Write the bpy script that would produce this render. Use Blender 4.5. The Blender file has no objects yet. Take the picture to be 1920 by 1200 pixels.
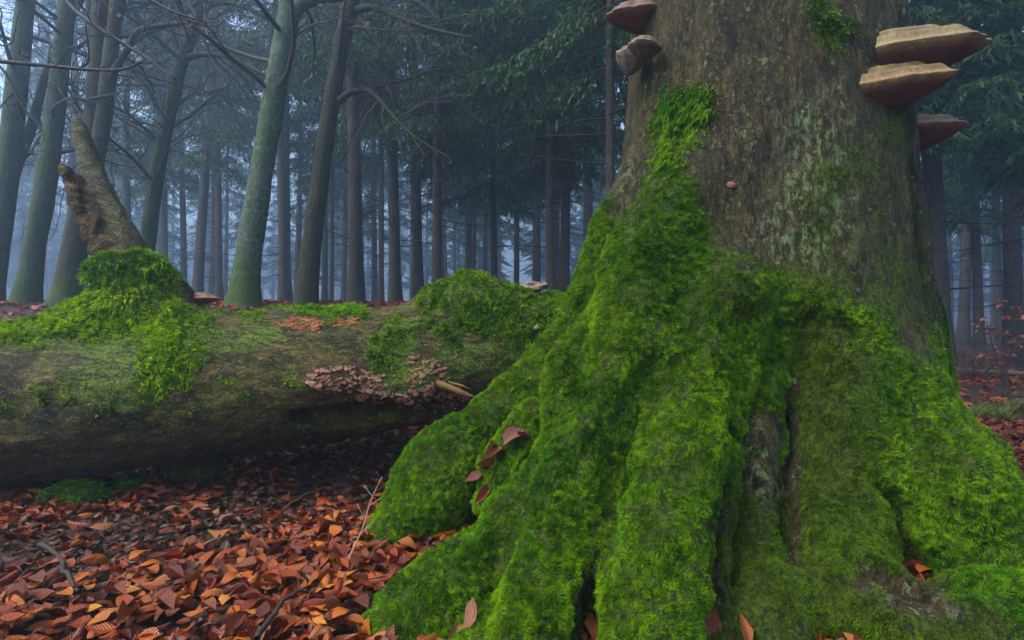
import bpy, math, random
import numpy as np
from mathutils import Vector, Matrix
from mathutils.bvhtree import BVHTree

random.seed(7)
RNG = np.random.default_rng(7)
S = bpy.context.scene
COL = S.collection

# ------------------------------------------------------------------ camera, sky, sun, exposure
F_PX = 1067.0
PITCH = math.radians(1.0)
CAM_Z = 0.85
cam_data = bpy.data.cameras.new('camera')
cam_data.sensor_width = 36.0
cam_data.lens = F_PX / 1920.0 * 36.0
cam_data.clip_start = 0.05
cam_data.clip_end = 600.0
cam = bpy.data.objects.new('camera', cam_data)
cam.location = (0, 0, CAM_Z)
cam.rotation_euler = (math.radians(90) + PITCH, 0, 0)
COL.objects.link(cam)
S.camera = cam

SUN_EL, SUN_AZ = math.radians(52), math.radians(-115)     # azimuth clockwise from +Y: light from the left, a little behind
world = bpy.data.worlds.new('World')
S.world = world
world.use_nodes = True
wn = world.node_tree
wn.nodes.clear()
sky = wn.nodes.new('ShaderNodeTexSky')
sky.sky_type = 'NISHITA'
sky.sun_disc = False
sky.sun_elevation = SUN_EL
sky.sun_rotation = SUN_AZ
sky.air_density = 1.3
sky.dust_density = 3.0
sky.ozone_density = 1.5
bg = wn.nodes.new('ShaderNodeBackground')
bg.inputs['Strength'].default_value = 0.15
wo = wn.nodes.new('ShaderNodeOutputWorld')
wn.links.new(sky.outputs[0], bg.inputs['Color'])
wn.links.new(bg.outputs[0], wo.inputs['Surface'])

sun_data = bpy.data.lights.new('sun', 'SUN')
sun_data.energy = 1.5
sun_data.angle = math.radians(25)
sun_data.color = (1.0, 0.95, 0.86)
sun = bpy.data.objects.new('sun', sun_data)
sd = Vector((math.sin(SUN_AZ) * math.cos(SUN_EL), math.cos(SUN_AZ) * math.cos(SUN_EL), math.sin(SUN_EL)))
sun.rotation_euler = sd.to_track_quat('Z', 'Y').to_euler()
sun.location = sd * 60
COL.objects.link(sun)

S.view_settings.view_transform = 'Standard'
S.view_settings.look = 'None'
S.view_settings.gamma = 1.0
S.view_settings.use_curve_mapping = False
S.view_settings.exposure = 1.55
S.render.engine = 'CYCLES'
cy = S.cycles
cy.max_bounces = 5
cy.diffuse_bounces = 3
cy.glossy_bounces = 2
cy.transmission_bounces = 3
cy.volume_bounces = 1
cy.transparent_max_bounces = 4
cy.use_adaptive_sampling = False
cy.use_denoising = True
try:
    cy.denoiser = 'OPENIMAGEDENOISE'
    cy.denoising_input_passes = 'RGB_ALBEDO_NORMAL'
except Exception:
    pass
cy.sample_clamp_indirect = 4.0

# ------------------------------------------------------------------ helpers
CT, ST = math.cos(PITCH), math.sin(PITCH)


def at(px, py, Y):
    """point of the place seen at photograph pixel (px, py) that lies Y metres ahead"""
    xc, yc = (px - 960.0) / F_PX, (600.0 - py) / F_PX
    d = np.array([xc, CT - yc * ST, ST + yc * CT])
    return np.array([0, 0, CAM_Z]) + d * (Y / d[1])


def proj(P):
    P = np.asarray(P, float)
    y = P[:, 1]
    z = P[:, 2] - CAM_Z
    dep = np.maximum(y * CT + z * ST, 1e-3)
    up = -y * ST + z * CT
    return 960 + F_PX * P[:, 0] / dep, 600 - F_PX * up / dep, dep


def smooth01(a, b, x):
    t = np.clip((x - a) / (b - a), 0, 1)
    return t * t * (3 - 2 * t)


def _hash(ix, iy, iz, seed):
    h = (ix.astype(np.uint32) * np.uint32(374761393) + iy.astype(np.uint32) * np.uint32(668265263)
         + iz.astype(np.uint32) * np.uint32(2147483647) + np.uint32((seed * 974711 + 1013) & 0xffffffff))
    h = (h ^ (h >> np.uint32(13))) * np.uint32(1274126177)
    h = (h ^ (h >> np.uint32(16))) * np.uint32(2246822519)
    h ^= h >> np.uint32(15)
    return (h & np.uint32(0xffffff)).astype(np.float32) / np.float32(0xffffff)


def vn(P, freq, seed=0):
    """value noise in -1..1"""
    Q = np.asarray(P, np.float64) * freq
    I = np.floor(Q).astype(np.int64)
    f = Q - I
    f = f * f * f * (f * (f * 6 - 15) + 10)
    out = 0
    for dx in (0, 1):
        for dy in (0, 1):
            for dz in (0, 1):
                w = (f[:, 0] if dx else 1 - f[:, 0]) * (f[:, 1] if dy else 1 - f[:, 1]) * (f[:, 2] if dz else 1 - f[:, 2])
                out = out + w * _hash(I[:, 0] + dx, I[:, 1] + dy, I[:, 2] + dz, seed)
    return out * 2 - 1


def fbm(P, freq, octs=3, seed=0):
    a, s, n = 1.0, 0, 0
    for o in range(octs):
        s = s + a * vn(P, freq * 2 ** o, seed + o * 17)
        n += a
        a *= 0.55
    return s / n


def norm(v):
    return v / np.maximum(np.linalg.norm(v, axis=-1, keepdims=True), 1e-9)


class MB:
    """collects geometry and links it as ONE mesh object"""

    def __init__(self):
        self.v, self.q, self.t, self.c, self.uv, self.n = [], [], [], [], [], 0

    def add(self, V, quads=None, tris=None, col=None, uv=None):
        V = np.asarray(V, np.float32).reshape(-1, 3)
        if quads is not None and len(quads):
            self.q.append(np.asarray(quads, np.int64) + self.n)
        if tris is not None and len(tris):
            self.t.append(np.asarray(tris, np.int64) + self.n)
        if col is None:
            col = (0.5, 0.5, 0.5)
        col = np.asarray(col, np.float32)
        if col.ndim == 1:
            col = np.tile(col, (len(V), 1))
        self.c.append(col)
        self.uv.append(np.zeros((len(V), 2), np.float32) if uv is None else np.asarray(uv, np.float32))
        self.v.append(V)
        self.n += len(V)
        return self

    def tube(self, pts, rad, sides=6, col=None, cap=True, wob=0.0, seed=0):
        P = np.asarray(pts, float)
        R = np.asarray(rad, float)
        T = np.gradient(P, axis=0)
        T = norm(T)
        tot = norm((P[-1] - P[0])[None])[0]
        ref = np.array([0., 0, 1]) if abs(tot[2]) < 0.8 else np.array([1., 0, 0])
        U = norm(np.cross(T, ref))
        W = np.cross(T, U)
        a = np.linspace(0, 2 * math.pi, sides, endpoint=False)
        ring = U[:, None, :] * np.cos(a)[None, :, None] + W[:, None, :] * np.sin(a)[None, :, None]
        V = P[:, None, :] + ring * R[:, None, None]
        V = V.reshape(-1, 3)
        if wob:
            d = vn(V, 3.0, seed) * 0.6 + vn(V, 9.0, seed + 3) * 0.4
            V = V + ring.reshape(-1, 3) * (d * wob * np.repeat(R, sides))[:, None]
        n = len(P)
        i = np.arange(n - 1)[:, None] * sides
        j = np.arange(sides)[None, :]
        k = (j + 1) % sides
        Q = np.stack([i + j, i + k, i + sides + k, i + sides + j], -1).reshape(-1, 4)
        tr = None
        if cap:
            V = np.vstack([V, P[-1] + T[-1] * R[-1] * 0.5])
            b = (n - 1) * sides
            tr = [[b + x, b + (x + 1) % sides, n * sides] for x in range(sides)]
        self.add(V, Q, tr, col)

    def build(self, name, mat, parent=None, smooth=True, mesh_only=False):
        V = np.concatenate(self.v) if self.v else np.zeros((0, 3), np.float32)
        C = np.concatenate(self.c)
        UV = np.concatenate(self.uv)
        q = np.concatenate(self.q) if self.q else np.zeros((0, 4), np.int64)
        t = np.concatenate(self.t) if self.t else np.zeros((0, 3), np.int64)
        me = bpy.data.meshes.new(name)
        me.vertices.add(len(V))
        me.vertices.foreach_set('co', V.ravel())
        loops = np.concatenate([q.ravel(), t.ravel()]).astype(np.int32)
        me.loops.add(len(loops))
        me.loops.foreach_set('vertex_index', loops)
        starts = np.concatenate([np.arange(len(q)) * 4, len(q) * 4 + np.arange(len(t)) * 3]).astype(np.int32)
        me.polygons.add(len(starts))
        me.polygons.foreach_set('loop_start', starts)
        me.update(calc_edges=True)
        me.validate()
        ca = me.attributes.new('tone', 'FLOAT_COLOR', 'POINT')
        ca.data.foreach_set('color', np.hstack([C, np.ones((len(C), 1), np.float32)]).astype(np.float32).ravel())
        ua = me.attributes.new('leafuv', 'FLOAT2', 'POINT')
        ua.data.foreach_set('vector', UV.astype(np.float32).ravel())
        if smooth:
            me.polygons.foreach_set('use_smooth', np.ones(len(starts), bool))
        me.materials.append(mat)
        if mesh_only:
            return me
        o = bpy.data.objects.new(name, me)
        COL.objects.link(o)
        if parent is not None:
            o.parent = parent
        return o


def obj(name, me, parent=None, loc=None):
    o = bpy.data.objects.new(name, me)
    COL.objects.link(o)
    if parent is not None:
        o.parent = parent
    if loc is not None:
        o.location = loc
    return o


def tag(o, label=None, cat=None, group=None, kind=None):
    if label:
        o['label'] = label
    if cat:
        o['category'] = cat
    if group:
        o['group'] = group
    if kind:
        o['kind'] = kind
    return o


def thing(name, loc, label, cat, group=None, rz=0.0):
    o = bpy.data.objects.new(name, None)
    o.empty_display_size = 0.1
    o.location = [float(v) for v in loc]
    o.rotation_euler = (0, 0, rz)
    COL.objects.link(o)
    return tag(o, label, cat, group)


# ------------------------------------------------------------------ materials
def mat_new(name):
    m = bpy.data.materials.new(name)
    m.use_nodes = True
    nt = m.node_tree
    nt.nodes.clear()
    out = nt.nodes.new('ShaderNodeOutputMaterial')
    return m, nt, out


class NT:
    def __init__(self, nt):
        self.nt = nt

    def n(self, typ, **kw):
        x = self.nt.nodes.new(typ)
        for k, v in kw.items():
            setattr(x, k, v)
        return x

    def link(self, a, b):
        self.nt.links.new(a, b)

    def noise(self, vec, scale, detail=4, rough=0.55, dist=0.0):
        x = self.n('ShaderNodeTexNoise')
        x.inputs['Scale'].default_value = scale
        x.inputs['Detail'].default_value = detail
        x.inputs['Roughness'].default_value = rough
        x.inputs['Distortion'].default_value = dist
        self.link(vec, x.inputs['Vector'])
        return x.outputs['Fac']

    def mapr(self, val, a, b, c=0.0, d=1.0):
        x = self.n('ShaderNodeMapRange')
        x.inputs[1].default_value = a
        x.inputs[2].default_value = b
        x.inputs[3].default_value = c
        x.inputs[4].default_value = d
        self.link(val, x.inputs[0])
        return x.outputs[0]

    def math(self, op, a, b=None):
        x = self.n('ShaderNodeMath', operation=op)
        for i, v in enumerate((a, b)):
            if v is None:
                continue
            if isinstance(v, (int, float)):
                x.inputs[i].default_value = v
            else:
                self.link(v, x.inputs[i])
        return x.outputs[0]

    def mix(self, fac, a, b, blend='MIX'):
        x = self.n('ShaderNodeMix', data_type='RGBA', blend_type=blend)
        for s, v in ((0, fac), (6, a), (7, b)):
            if isinstance(v, (int, float)):
                x.inputs[s].default_value = v
            elif isinstance(v, tuple):
                x.inputs[s].default_value = (*v, 1)
            else:
                self.link(v, x.inputs[s])
        return x.outputs[2]

    def ramp(self, val, stops):
        x = self.n('ShaderNodeValToRGB')
        cr = x.color_ramp
        while len(cr.elements) < len(stops):
            cr.elements.new(0.5)
        for e, (p, c) in zip(cr.elements, stops):
            e.position = p
            e.color = (*c, 1)
        self.link(val, x.inputs[0])
        return x.outputs[0]

    def attr(self, name):
        x = self.n('ShaderNodeAttribute', attribute_name=name)
        return x

    def bump(self, h, strength=0.5, dist=0.01, prev=None):
        x = self.n('ShaderNodeBump')
        x.inputs['Strength'].default_value = strength
        x.inputs['Distance'].default_value = dist
        self.link(h, x.inputs['Height'])
        if prev is not None:
            self.link(prev, x.inputs['Normal'])
        return x.outputs[0]

    def stretch(self, vec, sc):
        x = self.n('ShaderNodeMapping')
        x.inputs['Scale'].default_value = sc
        self.link(vec, x.inputs['Vector'])
        return x.outputs[0]

    def bsdf(self, out, col, rough=0.8, spec=0.3, normal=None):
        x = self.n('ShaderNodeBsdfPrincipled')
        if isinstance(col, tuple):
            x.inputs['Base Color'].default_value = (*col, 1)
        else:
            self.link(col, x.inputs['Base Color'])
        if isinstance(rough, (int, float)):
            x.inputs['Roughness'].default_value = rough
        else:
            self.link(rough, x.inputs['Roughness'])
        x.inputs['Specular IOR Level'].default_value = spec
        if normal is not None:
            self.link(normal, x.inputs['Normal'])
        if out is not None:
            self.link(x.outputs[0], out.inputs['Surface'])
        return x


def vec_object(k):
    return k.n('ShaderNodeTexCoord').outputs['Object']


def make_moss_mat(name='moss', trans=0.25):
    m, nt, out = mat_new(name)
    k = NT(nt)
    a = k.attr('tone')
    b = k.bsdf(None, a.outputs['Color'], 0.7, 0.10)
    t = k.n('ShaderNodeBsdfTranslucent')
    k.link(a.outputs['Color'], t.inputs['Color'])
    ms = k.n('ShaderNodeMixShader')
    ms.inputs[0].default_value = trans
    k.link(b.outputs[0], ms.inputs[1])
    k.link(t.outputs[0], ms.inputs[2])
    k.link(ms.outputs[0], out.inputs['Surface'])
    return m


def make_old_bark():
    """old beech bark: tone.r = moss film, tone.g = lichen, tone.b = rot / bare brown wood"""
    m, nt, out = mat_new('old_beech_bark')
    k = NT(nt)
    v = vec_object(k)
    a = k.n('ShaderNodeSeparateColor')
    k.link(k.attr('tone').outputs['Color'], a.inputs[0])
    big = k.noise(v, 3.0, 5)
    sv = k.stretch(v, (1, 1, 0.42))
    grain = k.noise(sv, 58.0, 7, 0.75)
    fine = k.noise(sv, 130.0, 4, 0.7)
    base = k.ramp(grain, [(0.36, (0.012, 0.009, 0.005)), (0.45, (0.055, 0.043, 0.022)), (0.54, (0.115, 0.093, 0.050)), (0.66, (0.27, 0.235, 0.15))])
    base = k.mix(k.mapr(big, 0.42, 0.62), base, k.mix(0.35, base, (0.105, 0.070, 0.030)))
    speck = k.mapr(k.noise(v, 75.0, 3, 0.6), 0.60, 0.66)
    base = k.mix(k.math('MULTIPLY', speck, 0.7), base, (0.34, 0.32, 0.22))
    alg = k.mapr(k.noise(v, 7.0, 6, 0.65), 0.44, 0.62)
    base = k.mix(k.math('MULTIPLY', alg, 0.5), base, (0.050, 0.068, 0.012))
    dark = k.mapr(k.noise(sv, 12.0, 5, 0.7), 0.36, 0.47, 1.0, 0.0)
    base = k.mix(k.math('MULTIPLY', dark, 0.8), base, (0.012, 0.010, 0.006))
    # brown bare wood
    brown = k.ramp(k.noise(sv, 26.0, 6, 0.7), [(0.3, (0.028, 0.014, 0.007)), (0.55, (0.10, 0.058, 0.03)), (0.75, (0.2, 0.13, 0.08))])
    base = k.mix(a.outputs[2], base, brown)
    # lichen: crusts in irregular spots
    vo = k.n('ShaderNodeTexVoronoi')
    vo.inputs['Scale'].default_value = 33.0
    wv = k.n('ShaderNodeVectorMath', operation='ADD')
    nz = k.n('ShaderNodeTexNoise')
    nz.inputs['Scale'].default_value = 30.0
    k.link(v, nz.inputs['Vector'])
    sc = k.n('ShaderNodeVectorMath', operation='SCALE')
    sc.inputs['Scale'].default_value = 0.06
    k.link(nz.outputs['Color'], sc.inputs[0])
    k.link(v, wv.inputs[0])
    k.link(sc.outputs[0], wv.inputs[1])
    k.link(wv.outputs[0], vo.inputs['Vector'])
    vc = k.n('ShaderNodeSeparateColor')
    k.link(vo.outputs['Color'], vc.inputs[0])
    size = k.math('MULTIPLY', k.mapr(vc.outputs[0], 0.62, 1.0, 0.0, 0.46), k.mapr(k.noise(v, 5.0, 3), 0.36, 0.5))
    spot = k.mapr(k.math('SUBTRACT', size, vo.outputs['Distance']), 0.0, 0.05)
    crust = k.math('MULTIPLY', k.mapr(k.noise(sv, 36.0, 6, 0.75), 0.50, 0.58), a.outputs[1])
    lic = k.math('MAXIMUM', k.math('MULTIPLY', spot, 0.75), crust)
    liccol = k.mix(vc.outputs[1], (0.22, 0.42, 0.16), (0.34, 0.50, 0.44))
    base = k.mix(k.math('MULTIPLY', lic, 0.8), base, liccol)
    # thin moss film
    mf = k.mapr(k.math('SUBTRACT', k.math('MULTIPLY', a.outputs[0], 1.5), k.noise(v, 22.0, 6, 0.7)), 0.0, 0.22)
    base = k.mix(mf, base, k.mix(k.mapr(k.noise(v, 70.0, 4, 0.7), 0.4, 0.6), (0.030, 0.070, 0.001), (0.120, 0.190, 0.003)))
    cn_ = k.noise(k.stretch(v, (1, 1, 0.22)), 15.0, 7, 0.72, 0.3)
    crk = k.mapr(k.math('ABSOLUTE', k.math('SUBTRACT', cn_, 0.5)), 0.004, 0.03)
    base = k.mix(k.math('MULTIPLY', k.math('SUBTRACT', 1.0, crk), 0.65), base, (0.010, 0.008, 0.005))
    h = k.math('ADD', k.math('ADD', grain, k.math('MULTIPLY', fine, 0.35)), k.math('MULTIPLY', crk, 0.18))
    nrm = k.bump(h, 1.0, 0.035, k.bump(k.noise(sv, 10.0, 5, 0.6), 0.7, 0.05))
    base = k.mix(1.0, base, (0.74, 0.68, 0.40), 'MULTIPLY')
    k.bsdf(out, base, k.mapr(grain, 0.3, 0.7, 0.55, 0.9), 0.25, nrm)
    return m


def make_log_bark():
    """bark of the fallen trunk: tone.r moss film, tone.g wet grey top, tone.b rot and dark brown underside"""
    m, nt, out = mat_new('wet_log_bark')
    k = NT(nt)
    v = vec_object(k)
    a = k.n('ShaderNodeSeparateColor')
    k.link(k.attr('tone').outputs['Color'], a.inputs[0])
    sv = k.stretch(v, (0.32, 1, 1))
    grain = k.noise(k.stretch(v, (0.45, 1, 1)), 48.0, 8, 0.78)
    fine = k.noise(v, 110.0, 5, 0.7)
    base = k.ramp(grain, [(0.36, (0.014, 0.009, 0.003)), (0.46, (0.070, 0.052, 0.013)), (0.55, (0.16, 0.120, 0.034)), (0.68, (0.32, 0.255, 0.09))])
    alg = k.mapr(k.noise(v, 6.0, 6, 0.7), 0.40, 0.60)
    base = k.mix(k.math('MULTIPLY', alg, 0.55), base, (0.095, 0.100, 0.010))
    patch = k.mapr(k.noise(k.stretch(v, (0.6, 1, 1)), 5.0, 6, 0.75, 0.4), 0.47, 0.56)
    base = k.mix(k.math('MULTIPLY', patch, 0.85), base, (0.020, 0.024, 0.005))
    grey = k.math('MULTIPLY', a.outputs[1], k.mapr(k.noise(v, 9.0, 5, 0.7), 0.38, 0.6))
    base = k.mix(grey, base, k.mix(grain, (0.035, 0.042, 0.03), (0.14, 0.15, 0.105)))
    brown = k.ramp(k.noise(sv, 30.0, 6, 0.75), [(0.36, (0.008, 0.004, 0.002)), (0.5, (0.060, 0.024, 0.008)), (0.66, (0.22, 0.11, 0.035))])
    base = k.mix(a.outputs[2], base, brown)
    mf = k.mapr(k.math('SUBTRACT', k.math('MULTIPLY', a.outputs[0], 1.5), k.noise(v, 22.0, 6, 0.7)), 0.0, 0.22)
    base = k.mix(mf, base, k.mix(k.mapr(k.noise(v, 70.0, 4, 0.7), 0.4, 0.6), (0.034, 0.070, 0.001), (0.13, 0.190, 0.003)))
    cr = k.n('ShaderNodeTexVoronoi', feature='DISTANCE_TO_EDGE')
    cr.inputs['Scale'].default_value = 9.0
    cv = k.stretch(v, (0.35, 1, 1))
    cn = k.n('ShaderNodeTexNoise')
    cn.inputs['Scale'].default_value = 14.0
    k.link(v, cn.inputs['Vector'])
    cs = k.n('ShaderNodeVectorMath', operation='MULTIPLY_ADD')
    cs.inputs[1].default_value = (0.12, 0.12, 0.12)
    k.link(cn.outputs['Color'], cs.inputs[0])
    k.link(cv, cs.inputs[2])
    k.link(cs.outputs[0], cr.inputs['Vector'])
    crack = k.mapr(cr.outputs['Distance'], 0.0, 0.05)
    cn_ = k.noise(k.stretch(v, (0.25, 1, 1)), 13.0, 8, 0.75, 0.3)
    crk = k.mapr(k.math('ABSOLUTE', k.math('SUBTRACT', cn_, 0.5)), 0.003, 0.025)
    base = k.mix(k.math('MULTIPLY', k.math('SUBTRACT', 1.0, crk), 0.75), base, (0.010, 0.007, 0.003))
    spk = k.mapr(k.noise(v, 80.0, 3, 0.6), 0.60, 0.66)
    base = k.mix(k.math('MULTIPLY', spk, 0.5), base, (0.36, 0.32, 0.16))
    h = k.math('ADD', k.math('ADD', k.math('ADD', grain, k.math('MULTIPLY', crk, 0.2)), k.math('MULTIPLY', fine, 0.3)), k.math('MULTIPLY', crack, 0.25))
    nrm = k.bump(h, 1.0, 0.035, k.bump(k.noise(v, 14.0, 5, 0.65), 0.7, 0.05))
    base = k.mix(1.0, base, (1.3, 1.25, 0.72), 'MULTIPLY')
    k.bsdf(out, base, k.mapr(fine, 0.3, 0.7, 0.5, 0.85), 0.3, nrm)
    return m


def make_trunk_bark(name, lo, hi, green, gfac, mossy, scale=1.0, lichen=None):
    """tone.r = height-wise moss at the foot, tone.g free per-tree tint"""
    m, nt, out = mat_new(name)
    k = NT(nt)
    v = vec_object(k)
    a = k.n('ShaderNodeSeparateColor')
    k.link(k.attr('tone').outputs['Color'], a.inputs[0])
    sv = k.stretch(v, (1, 1, 0.35))
    g = k.noise(sv, 20.0 * scale, 6, 0.7)
    base = k.ramp(g, [(0.3, lo), (0.72, hi)])
    base = k.mix(k.math('MULTIPLY', k.mapr(k.noise(sv, 3.0, 5, 0.65), 0.34, 0.6), gfac), base, green)
    if lichen:
        sp = k.mapr(k.noise(v, 22.0, 5, 0.7), 0.52, 0.6)
        base = k.mix(k.math('MULTIPLY', sp, 0.7), base, lichen)
    dk = k.mapr(k.noise(k.stretch(v, (1, 1, 1.6)), 5.0, 4, 0.6), 0.34, 0.42, 1.0, 0.0)
    base = k.mix(k.math('MULTIPLY', dk, 0.75), base, tuple(0.35 * c for c in lo))
    mf = k.math('MULTIPLY', a.outputs[0], k.mapr(k.noise(v, 9.0, 5, 0.7), 0.25, 0.5))
    base = k.mix(mf, base, mossy)
    base = k.mix(k.math('MULTIPLY', k.mapr(k.noise(k.stretch(v, (1, 1, 2.5)), 2.2, 5, 0.7), 0.5, 0.62), 0.5), base, hi)
    base = k.mix(0.3, base, (0.0, 0.0, 0.0))
    nrm = k.bump(g, 0.9, 0.04)
    k.bsdf(out, base, 0.75, 0.3, nrm)
    return m


def make_tone_mat(name, rough=0.7, spec=0.25, trans=0.0, bumpscale=None, mult=1.0):
    m, nt, out = mat_new(name)
    k = NT(nt)
    col = k.attr('tone').outputs['Color']
    nrm = None
    if bumpscale:
        v = vec_object(k)
        nz = k.noise(v, bumpscale, 5, 0.65)
        col = k.mix(k.mapr(nz, 0.3, 0.7, 0.0, 1.0), k.mix(0.55, col, (0, 0, 0)), col)
        nrm = k.bump(nz, 0.7, 0.012)
    b = k.bsdf(None, col, rough, spec, nrm)
    if trans:
        t = k.n('ShaderNodeBsdfTranslucent')
        k.link(col, t.inputs['Color'])
        ms = k.n('ShaderNodeMixShader')
        ms.inputs[0].default_value = trans
        k.link(b.outputs[0], ms.inputs[1])
        k.link(t.outputs[0], ms.inputs[2])
        k.link(ms.outputs[0], out.inputs['Surface'])
    else:
        k.link(b.outputs[0], out.inputs['Surface'])
    return m


def make_leaf_mat(name):
    """beech leaf: veins from the leaf's own coordinates, colour from tone (a per-leaf colour)"""
    m, nt, out = mat_new(name)
    k = NT(nt)
    uv = k.n('ShaderNodeSeparateXYZ')
    k.link(k.attr('leafuv').outputs['Vector'], uv.inputs[0])
    av = k.math('ABSOLUTE', uv.outputs[1])
    ph = k.math('SUBTRACT', k.math('MULTIPLY', uv.outputs[0], 60.0), k.math('MULTIPLY', av, 26.0))
    w = k.math('SINE', ph)
    rib = k.mapr(av, 0.0, 0.07, 1.0, 0.0)
    v = vec_object(k)
    oi = k.n('ShaderNodeObjectInfo')
    nz = k.noise(v, 45.0, 4, 0.65)
    col = k.attr('tone').outputs['Color']
    jit = k.n('ShaderNodeHueSaturation')
    k.link(col, jit.inputs['Color'])
    k.link(k.mapr(oi.outputs['Random'], 0, 1, 0.60, 1.35), jit.inputs['Value'])
    k.link(k.mapr(oi.outputs['Random'], 0, 1, 0.485, 0.51), jit.inputs['Hue'])
    col = jit.outputs[0]
    col = k.mix(k.math('MULTIPLY', k.mapr(nz, 0.5, 0.68), 0.6), col, k.mix(0.7, col, (0.025, 0.012, 0.008)))
    col = k.mix(k.math('MULTIPLY', k.mapr(w, 0.75, 1.0), 0.05), col, k.mix(0.5, col, (0.35, 0.17, 0.07)))
    col = k.mix(k.math('MULTIPLY', rib, 0.45), col, k.mix(0.55, col, (0.4, 0.22, 0.1)))
    nrm = k.bump(k.math('ADD', k.math('MULTIPLY', w, 0.22), nz), 0.6, 0.006)
    b = k.bsdf(None, col, k.mapr(nz, 0.3, 0.7, 0.16, 0.40), 0.42, nrm)
    t = k.n('ShaderNodeBsdfTranslucent')
    k.link(col, t.inputs['Color'])
    ms = k.n('ShaderNodeMixShader')
    ms.inputs[0].default_value = 0.15
    k.link(b.outputs[0], ms.inputs[1])
    k.link(t.outputs[0], ms.inputs[2])
    k.link(ms.outputs[0], out.inputs['Surface'])
    return m


def make_ground_mat():
    m, nt, out = mat_new('forest_soil')
    k = NT(nt)
    v = vec_object(k)
    n1 = k.noise(v, 11.0, 7, 0.75)
    n2 = k.noise(v, 1.1, 4)
    soil = k.ramp(n1, [(0.3, (0.010, 0.006, 0.004)), (0.5, (0.045, 0.022, 0.010)), (0.62, (0.10, 0.042, 0.018)), (0.78, (0.16, 0.075, 0.035))])
    soil = k.mix(k.mapr(n2, 0.45, 0.65), soil, k.mix(0.5, soil, (0.03, 0.02, 0.012)))
    k.bsdf(out, soil, 0.8, 0.3, k.bump(n1, 0.9, 0.05))
    return m


M_MOSS = make_moss_mat()
M_BARK = make_old_bark()
M_LOG = make_log_bark()
M_GROUND = make_ground_mat()
M_LEAF = make_leaf_mat('beech_leaf')
M_BEECH = make_trunk_bark('beech_bark', (0.035, 0.04, 0.022), (0.12, 0.125, 0.075), (0.058, 0.115, 0.016), 1.0, (0.05, 0.085, 0.008))
M_LICHEN = make_trunk_bark('lichen_beech_bark', (0.05, 0.06, 0.04), (0.17, 0.20, 0.15), (0.065, 0.135, 0.028), 0.9, (0.065, 0.115, 0.008), 1.3, (0.22, 0.29, 0.22))
M_DARKBEECH = make_trunk_bark('dark_beech_bark', (0.018, 0.017, 0.009), (0.085, 0.078, 0.04), (0.045, 0.055, 0.014), 0.7, (0.07, 0.11, 0.012))
M_SPRUCE = make_trunk_bark('spruce_bark', (0.03, 0.022, 0.017), (0.12, 0.09, 0.07), (0.06, 0.06, 0.035), 0.4, (0.05, 0.08, 0.015))
M_NEEDLE = make_tone_mat('spruce_needles', 0.6, 0.3, 0.25)
M_TWIG = make_tone_mat('twig_bark', 0.7, 0.3)
M_FUNGUS = make_tone_mat('fungus_flesh', 0.6, 0.35, 0, 60.0)
M_WOOD = make_tone_mat('rotten_wood', 0.8, 0.2, 0, 55.0)
M_DRY = make_tone_mat('dry_leaf', 0.55, 0.3, 0.3)


# ------------------------------------------------------------------ ground
def terrain(x, y):
    x = np.asarray(x, float)
    y = np.asarray(y, float)
    zl = np.interp(y, [-60, 0, 2.7, 3.3, 4.0, 4.8, 5.8, 7.0, 9.0, 30, 160], [0, 0, 0, 0.03, 0.18, 0.50, 0.86, 1.12, 1.25, 1.9, 4.5])
    zr = np.interp(y, [-60, 0, 2.7, 5.0, 8.0, 30, 160], [0, 0, 0, 0.12, 0.28, 0.3, 1.5])
    s = smooth01(0.05, 0.5, x / np.maximum(y, 2.5))
    z = zl * (1 - s) + zr * s
    P = np.stack([x.ravel(), y.ravel(), 0 * x.ravel()], 1)
    n = (vn(P, 0.9, 5) * 0.05 + vn(P, 2.7, 6) * 0.022).reshape(x.shape)
    dip = -0.10 * np.exp(-((x + 0.6) ** 2 / 0.5 + (y - 3.1) ** 2 / 0.25))
    dip = dip - .07 * np.exp(-((x - .05) ** 2 / .35 + (y - 1.6) ** 2 / .08))
    return z + n * smooth01(0.5, 1.5, np.abs(y) + 0.8) + dip


def axis(a, fine0, fine1, b, step, grow):
    mid = list(np.arange(fine0, fine1 + 1e-6, step))
    lo, hi, s = [], [], step
    v = fine0
    while v > a:
        s *= grow
        v -= s
        lo.append(v)
    s, v = step, fine1
    while v < b:
        s *= grow
        v += s
        hi.append(v)
    return np.array(lo[::-1] + mid + hi)


gx = axis(-130, -5, 5, 130, 0.075, 1.13)
gy = axis(-50, 0.8, 8, 170, 0.075, 1.10)
GX, GY = np.meshgrid(gx, gy)
GV = np.stack([GX, GY, terrain(GX, GY)], -1).reshape(-1, 3)
nx, ny = len(gx), len(gy)
i = np.arange(ny - 1)[:, None] * nx + np.arange(nx - 1)[None, :]
GQ = np.stack([i, i + 1, i + nx + 1, i + nx], -1).reshape(-1, 4)
mb = MB()
mb.add(GV, GQ)
ground = mb.build('ground', M_GROUND)
tag(ground, kind='structure')
GLO, GHI = GV.min(0), GV.max(0)


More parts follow.
